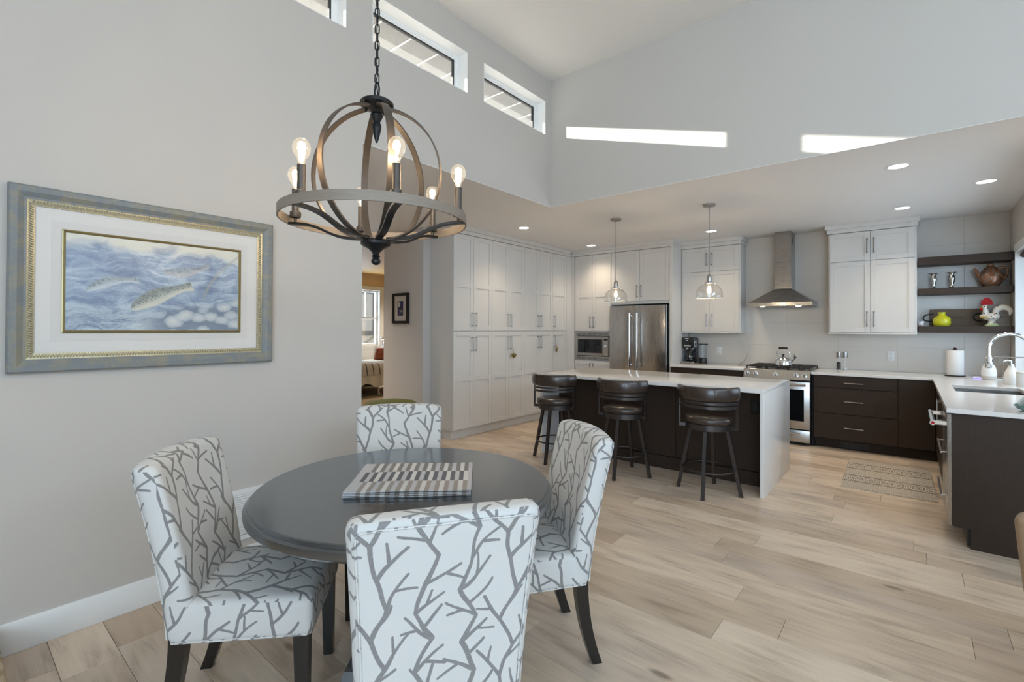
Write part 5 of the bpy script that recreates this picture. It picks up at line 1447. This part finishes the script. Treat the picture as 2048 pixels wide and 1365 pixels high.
def rooster():
    x, y = .690, 7.46
    t = thing('ceramic_rooster', 'white painted ceramic rooster with red comb on green base', 'figurine', (x, y, zs))
    n = NT('rooster_glaze'); v = n.obj(); s = n.sep(v)
    cell = n.voro(v, 38); cid = n.voro(v, 38, out=1); cs = n.sep(cid)
    spot = n.math('MULTIPLY', n.smooth(cell, .34, .26), n.math('GREATER_THAN', cs[0], .48))
    dots = n.ramp(cs[1], [(0, (.45,.03,.02)), (.4, (.10,.04,.02)), (.7, (.03,.02,.02)), (1, (.5,.24,.02))], 'CONSTANT')
    col = n.mix(spot, (.76,.73,.66), dots)
    belly = n.math('MULTIPLY', n.smooth(s[0], x+.01, x-.08), n.smooth(n.math('ABSOLUTE', n.math('SUBTRACT', s[2], zs+.100)), .018, .010))
    col = n.mix(belly, col, (.60,.36,.06)); n.set(col=col, rough=.15); gz = n.m
    red = flat('rooster_red', (.40,.004,.008), .35, spec=.2)
    n = NT('rooster_base'); v = n.obj(); s = n.sep(v)
    n.set(col=n.mix(n.smooth(n.noise(n.scale(v, (90, 90, 6)), 1.5, 2), .45, .55), (.30,.42,.16), (.62,.66,.48)), rough=.3)
    part('base', MB().lathe([(0, zs), (.056, zs), (.060, zs+.010), (.052, zs+.026), (.036, zs+.034), (0, zs+.034)], (x, y, 0), 28), n.m, t, 1.0)
    part('stem', MB().lathe([(.036, zs+.032), (.026, zs+.045), (.028, zs+.062), (.045, zs+.078)], (x, y, 0), 24, cap=False), gz, t, 1.0)
    bd = part('body', MB().sphere((x-.008, y, zs+.108), .082, 28, 16, (1.0, .55, .50)).sphere((x-.045, y, zs+.110), .055, 24, 14, (1.0, .6, .55)), gz, t, 1.2)
    part('wing_spur', MB().cyl((x+.060, y-.03, zs+.105), (x+.098, y-.035, zs+.098), .006, .002, 8), M['black'], bd)
    hx = x-.048
    nk = part('neck', MB().tube([(hx+.004, y, zs+.110), (hx, y, zs+.165), (hx-.004, y, zs+.205), (hx-.006, y, zs+.228), (hx-.006, y, zs+.240)], [.036, .024, .022, .024, .014], 18), gz, t, 1.2)
    part('eye', MB().sphere((hx-.010, y-.0215, zs+.220), .0060, 10, 8).sphere((hx-.010, y+.0215, zs+.220), .0060, 10, 8), M['black'], nk, 1.2)
    part('beak', MB().cyl((hx-.026, y, zs+.214), (hx-.048, y, zs+.206), .010, .002, 10), flat('beak_yellow', (.55,.33,.04), .3), nk)
    part('wattle', MB().sphere((hx-.030, y, zs+.192), .020, 16, 10, (1, .45, .75)), red, nk, 1.2)
    comb = []
    for k in range(17):
        a = PI*k/16; comb.append((hx+.010+.050*math.cos(a), zs+.236+.082*math.sin(a)+.005*math.cos(a*10)))
    part('comb', MB().prism(comb, 'y', y-.009, y+.009), red, nk, .9)
    tl = []
    for k in range(15):
        a = math.radians(200-195*k/14); tl.append((x+.088+.058*math.cos(a), y, zs+.150+.060*math.sin(a)))
    part('tail', MB().tube([(x+.030, y, zs+.105)]+tl+[(x+.138, y, zs+.118)], [.026]+[.022+.012*math.sin(PI*k/14) for k in range(15)]+[.006], 16), gz, t, 1.2)
rooster()
t = thing('patterned_cup', 'small blue and white patterned cup beside the upper cabinet', 'cup', (.094, 7.44, zs))
n = NT('cup_print'); v = n.obj(); n.set(col=n.mix(n.smooth(n.voro(v, 70), .30, .36), (.05,.08,.30), (.78,.77,.76)), rough=.2)
part('body', MB().lathe([(0, zs), (.022, zs), (.0265, zs+.006), (.028, zs+.062), (.026, zs+.062), (.024, zs+.008), (0, zs+.008)], (.096, 7.44, 0), 24), n.m, t, 1.0)
part('saucer_band', MB().lathe([(.0225, zs+.0015), (.0272, zs+.007), (.0274, zs+.010)], (.096, 7.44, 0), 24, cap=False), flat('cup_red', (.4,.03,.03), .3), t, 1.0)

# ------------------------------------------------------------------ window over the sink
def sink_window():
    t = D.objects.new('window_4', None); COL.objects.link(t); t.location = (1.0, 6.0, .915); BASE[t.name] = tuple(t.location)
    tag(t, 'white framed window over the sink at the right edge', 'window', None, 'structure')
    a, b, c, d = 4.75, 7.30, .916, 2.27; x0, x1 = .985, 1.04
    mb = MB(); f = .05
    frame4(mb, 'x', a, b, c, d, f, x0, x1); mb.box(x0, x1, (a+b)/2-.03, (a+b)/2+.03, c+f, d-f)
    part('window_frame', mb, M['trim'], t)
    part('pane', MB().box(1.010, 1.014, a+f, (a+b)/2-.03, c+f, d-f), M['pane'], t, 0); part('pane', MB().box(1.010, 1.014, (a+b)/2+.03, b-f, c+f, d-f), M['pane'], t, 0)
    mb = MB(); e = .012
    mb.box(.850, x0, b-e, b, c, d); mb.box(.850, x0, a, a+e, c, d); mb.box(.850, x0, a, b, d-e, d); mb.box(.857, x0, a, b, c, c+.002)
    part('jamb_return', mb, M['trim'], t, 0)
    mb = MB(); cw = .07
    mb.box(.845, .858, a, b+.0, d, d+cw, .003, 1); mb.box(.845, .858, a-cw, a, c, d+cw, .003, 1)
    part('casing', mb, M['trim'], t)
    part('roller_blind', MB().cyl((.915, a+.03, d-.045), (.915, b-.03, d-.045), .030, seg=18), flat('blind_black', (.02,.02,.022), .6), t)
sink_window()
def patio_window():
    t = D.objects.new('window_5', None); COL.objects.link(t); t.location = (4.25, .5, 0); BASE[t.name] = tuple(t.location)
    tag(t, 'large patio glazing of the living area, outside the view', 'window', None, 'structure')
    mb = MB(); f = .06
    for c, d in ((.02, 2.45), (3.0, 3.8)):
        frame4(mb, 'x', -2.2, 3.2, c, d, f, 4.25, 4.33)
        for q in (-.43, 1.37): mb.box(4.25, 4.33, q, q+.06, c+f, d-f)
    part('window_frame', mb, M['trim'], t, 0)
    for c, d in ((.08, 2.39), (3.06, 3.74)):
        for a, b in ((-2.14, -.43), (-.37, 1.37), (1.43, 3.14)): part('pane', MB().box(4.285, 4.29, a, b, c, d), M['pane'], t, 0)
patio_window()
t = D.objects.new('window_7', None); COL.objects.link(t); t.location = (2.1, -3.28, .4); BASE[t.name] = tuple(t.location)
tag(t, 'tall window behind the camera, outside the view', 'window', None, 'structure')
mb = frame4(MB(), 'y', .6, 3.6, .4, 3.6, .06, -3.31, -3.23); mb.box(2.07, 2.13, -3.31, -3.23, .46, 3.54)
part('window_frame', mb, M['trim'], t, 0)
for a, b in ((.66, 2.07), (2.13, 3.54)): part('pane', MB().box(a, b, -3.275, -3.27, .46, 3.54), M['pane'], t, 0)

# ------------------------------------------------------------------ hallway and bedroom
M['olive'] = flat('olive_cloth', (.155, .165, .035), .8)
t = thing('olive_ottoman', 'round olive green ottoman in the hallway behind the far chair', 'ottoman', (-4.80, 3.52, 0))
part('cushion', MB().lathe([(0, .20), (.30, .20), (.335, .22), (.345, .30), (.345, .46), (.335, .50), (.28, .545), (.15, .568), (0, .575)], (-4.80, 3.52, 0), 40), M['olive'], t, .9)
for k in range(4):
    a = PI/4+k*PI/2; part('leg', MB().cyl((-4.80+.24*math.cos(a), 3.52+.24*math.sin(a), 0), (-4.80+.22*math.cos(a), 3.52+.22*math.sin(a), .21), .018, .026, 12), M['leg'], t)
t = D.objects.new('window_6', None); COL.objects.link(t); t.location = (-10.3, 6.73, 1.0); BASE[t.name] = tuple(t.location)
tag(t, 'white double-hung bedroom window seen through the hallway', 'window', None, 'structure')
a, b, c, d = 6.28, 7.18, 1.0, 2.38; x0, x1 = -10.43, -10.36
mb = MB(); f = .05
frame4(mb, 'x', a, b, c, d, f, x0, x1)
part('window_frame', mb, M['trim'], t, 0)
part('meeting_rail', MB().box(x0, x1+.01, a, b, 1.66, 1.71), M['trim'], t, 0)
part('muntin', MB().box(x0+.02, x1, 6.845, 6.865, 1.71, d-f), M['trim'], t, 0)
part('pane', MB().box(-10.40, -10.396, a+f, b-f, c+f, 1.66), M['pane'], t, 0); part('pane', MB().box(-10.40, -10.396, a+f, b-f, 1.71, d-f), M['pane'], t, 0)
mb = MB(); cw = .12
for q in ((a-cw, b+cw, d, d+.09), (a-cw, a, c, d), (b, b+cw, c, d), (a-cw, b+cw, c-.1, c)): mb.box(-10.30, -10.275, q[0], q[1], q[2], q[3])
part('casing', mb, M['trim'], t)
mb = MB().box(-10.36, -10.30, b-.004, b, c, d); mb.box(-10.36, -10.30, a, b, d-.004, d)
part('jamb_return', mb, M['trim'], t, 0)
struct('trim_5', MB().box(-10.30, -10.28, 1.95, 8.3, 0, .90, .003, 1), M['trim'], 'white panelled wainscot below the bedroom window', 'panelling')
def bed():
    t = thing('bed', 'bed with cream spread and striped throw in the bedroom', 'bed', (-9.4, 6.0, 0))
    x0, x1, y0, y1 = -10.15, -8.62, 4.95, 6.98
    sp = flat('bed_spread', (.68,.64,.55), .9)
    part('mattress', MB().box(x0, x1-.02, y0, y1, .30, .66, .05, 4), M['trim'], t)
    # spread with a scalloped hanging hem
    mb = MB(); N = 40; vs = []; fs = []
    for k in range(N+1):
        y = y0-.01+(y1-y0-.15)*k/N; w = .018*math.sin(k*1.1)+.012*math.sin(k*.47)
        hem = .20+.10*math.sin(max(0, (k/N-.15))*PI*1.1)*.5+.05*math.sin(k*.5)
        for x, z in ((x0+.02, .675), ((x0+x1)/2, .69), (x1-.05, .685), (x1-.005, .655), (x1+.02+w*.5, .55), (x1+.03+w, hem+.12), (x1+.045+w*1.4, hem)): vs.append((x, y, z))
    for k in range(N):
        for j in range(6): fs.append((k*7+j, k*7+j+1, (k+1)*7+j+1, (k+1)*7+j))
    part('spread', mb.add(vs, fs), sp, t, 1.2)
    n = NT('striped_throw'); s = n.sep(n.obj()); st = n.math('FRACT', n.math('MULTIPLY', s[1], 6.5))
    n.set(col=n.mix(n.math('LESS_THAN', st, .16), n.mix(n.noise(n.obj(), 60, 2), (.52,.49,.44), (.62,.59,.53)), (.10,.09,.085)), rough=.9)
    mb = MB(); vs = []; fs = []; K = 16
    for k in range(K+1):
        y = 5.55+.75*k/K
        for x, z in ((x0+.05, .685), ((x0+x1)/2, .702), (x1-.05, .698), (x1+.002, .664), (x1+.036, .56), (x1+.050, .46)): vs.append((x, y+.10*max(0, .7-z), z))
    for k in range(K):
        for j in range(5): fs.append((k*6+j, k*6+j+1, (k+1)*6+j+1, (k+1)*6+j))
    part('throw', mb.add(vs, fs), n.m, t, 1.2)
    part('side_rail', MB().box(x0+.03, x1-.06, y0+.05, y1, .22, .30, .004, 1), M['leg'], t)
    for x in (x0+.10, x1-.08):
        for y in (y0+.1, 6.06, y1-.06):
            part('leg', MB().cyl((x, y, .06), (x, y, .23), .022, seg=12).sphere((x, y, .04), .04, 12, 8), M['nickel'], t)
    mb = MB()
    for k in range(7):
        x = x0+.05+k*(x1-x0-.1)/6; mb.cyl((x, y1+.16, .1), (x, y1+.16, 1.15), .012, seg=8)
    mb.cyl((x0+.05, y1+.16, 1.15), (x1-.05, y1+.16, 1.15), .016, seg=10); mb.sphere((x1-.05, y1+.16, 1.19), .035, 12, 8); mb.sphere((x0+.05, y1+.16, 1.19), .035, 12, 8)
    part('headboard', mb, M['nickel'], t)
bed()
def pillow(c, w, h, d, rz, mat, lab, name, cat):
    T = Matrix.Translation(c) @ Matrix.Rotation(rz, 4, 'Z') @ Matrix.Rotation(-.35, 4, 'X')
    mb = MB(T); vs = []; fs = []; n = 12
    for sgn in (1, -1):
        for j in range(n+1):
            for i in range(n+1):
                u, v = i/n*2-1, j/n*2-1; e = (1-u**4)**.5*(1-v**4)**.5; k = 1-.06*(1-e)
                vs.append((u*w/2*k, sgn*d/2*e, v*h/2*k))
    N = (n+1)**2
    for s in range(2):
        for j in range(n):
            for i in range(n): fs.append((s*N+j*(n+1)+i, s*N+j*(n+1)+i+1, s*N+(j+1)*(n+1)+i+1, s*N+(j+1)*(n+1)+i))
    solo(name, mb.add(vs, fs), mat, lab, cat, smooth=1.2)
pillow((-9.25, 6.62, .845), .56, .32, .16, math.radians(20), flat('rust_cloth', (.38,.10,.045), .8), 'rust orange lumbar cushion on the bed', 'cushion', 'cushion')
pillow((-9.32, 6.86, .94), .66, .46, .18, math.radians(10), flat('pillow_white', (.78,.75,.70), .9), 'white pillow behind the rust cushion on the bed', 'pillow', 'pillow')
# what the bedroom window looks at
t = thing('neighbour_house', 'pale grey neighbouring house outside the bedroom window', 'house', (-13.5, 8.5, 0))
part('wall', MB().box(-14.0, -13.5, 7.2, 12, -.5, 3.2), paint('siding_grey', (.55,.56,.57)), t, 0)
wn = part('window', MB().box(-13.5, -13.45, 8.55, 9.25, 1.2, 2.7), flat('dark_sash', (.16,.17,.19), .5), t, 0)
part('pane', MB().box(-13.45, -13.44, 8.68, 9.12, 1.35, 2.55), flat('pale_glass', (.45,.48,.52), .1), wn, 0)
part('handrail', MB().tube([(-12.6, 8.0, .8), (-12.6, 9.2, 1.55)], .04, 8).cyl((-12.6, 9.2, -.5), (-12.6, 9.2, 1.6), .05, seg=8).cyl((-12.6, 8.0, -.5), (-12.6, 8.0, .8), .04, seg=8), flat('rail_grey', (.22,.23,.23), .5), t)
struct('floor_outside', MB().box(-30, -10.6, -10, 25, -.9, -.8), paint('outside_ground', (.42,.42,.40)), 'pale ground outside the bedroom window', 'ground')

# ------------------------------------------------------------------ pieces at the edges of the photo
def hearth():
    n = NT('ledge_stone'); v = n.obj(); a = n.noise(v, 16, 6, .65); b = n.noise(n.scale(v, (4, 4, 18)), 3, 4)
    n.set(col=n.ramp(n.math('ADD', n.math('MULTIPLY', a, .6), n.math('MULTIPLY', b, .4)), [(.32, (.22,.14,.075)), (.48, (.42,.31,.19)), (.62, (.60,.50,.36))]), rough=.85); n.bump(a, .8, .02)
    t = thing('stone_hearth', 'rough beige stone hearth in the lower left corner', 'hearth', (-2.75, -.55, 0))
    r = random.Random(2)
    for z0, z1 in ((0, .048), (.050, .098), (.100, .145)):
        y = .185
        while y > -1.4:
            L = r.uniform(.22, .42)
            part('stone', MB().box(XW+.004, -2.42+r.uniform(-.02, .02), y-L+.004, y, z0, z1, .006, 2), n.m, t); y -= L
hearth()
def tan_chair():
    n = NT('tan_leather'); v = n.obj(); n.set(col=n.mix(n.noise(v, 7, 3), (.30,.205,.125), (.37,.26,.165)), rough=.42); n.bump(n.voro(v, 160), .1, .002); lm = n.m
    t = thing('leather_chair', 'tan leather chair cut off by the right edge of the photo', 'chair', (0,0,0))
    def fo(u, v):
        s = u*2-1; w = .235+.040*v**.7; return (s*w, -.24-.07*v-.015*(1-s*s), .30+.46*v)
    def fi(u, v):
        s = u*2-1; w = .235+.040*v**.7; return (s*w, -.13-.07*v-.015*(1-s*s), .30+.46*v)
    b = part('backrest', loft_slab(8, 10, fo, fi, .03, 4), lm, t, 1.0)
    part('seam', MB().tube([(fo(.075, k/10)[0], fo(.075, k/10)[1]-.001, fo(.075, k/10)[2]) for k in range(1, 10)], .0025, 6), lm, b, 1.2)
    def so(u, v): return ((u*2-1)*.25, -.17+.47*v, .34)
    def si(u, v): return ((u*2-1)*.25, -.17+.47*v, .46)
    part('seat', loft_slab(8, 8, so, si, .03, 4), lm, t, 1.0)
    for sx in (-1, 1):
        for y in (-.20, .26): part('leg', MB().cyl((sx*.215, y*1.05, 0), (sx*.20, y, .36), .014, .020, 12), M['leg'], t)
    t.location = (.624, 2.75, 0); t.rotation_euler = (0, 0, math.radians(-14))
tan_chair()
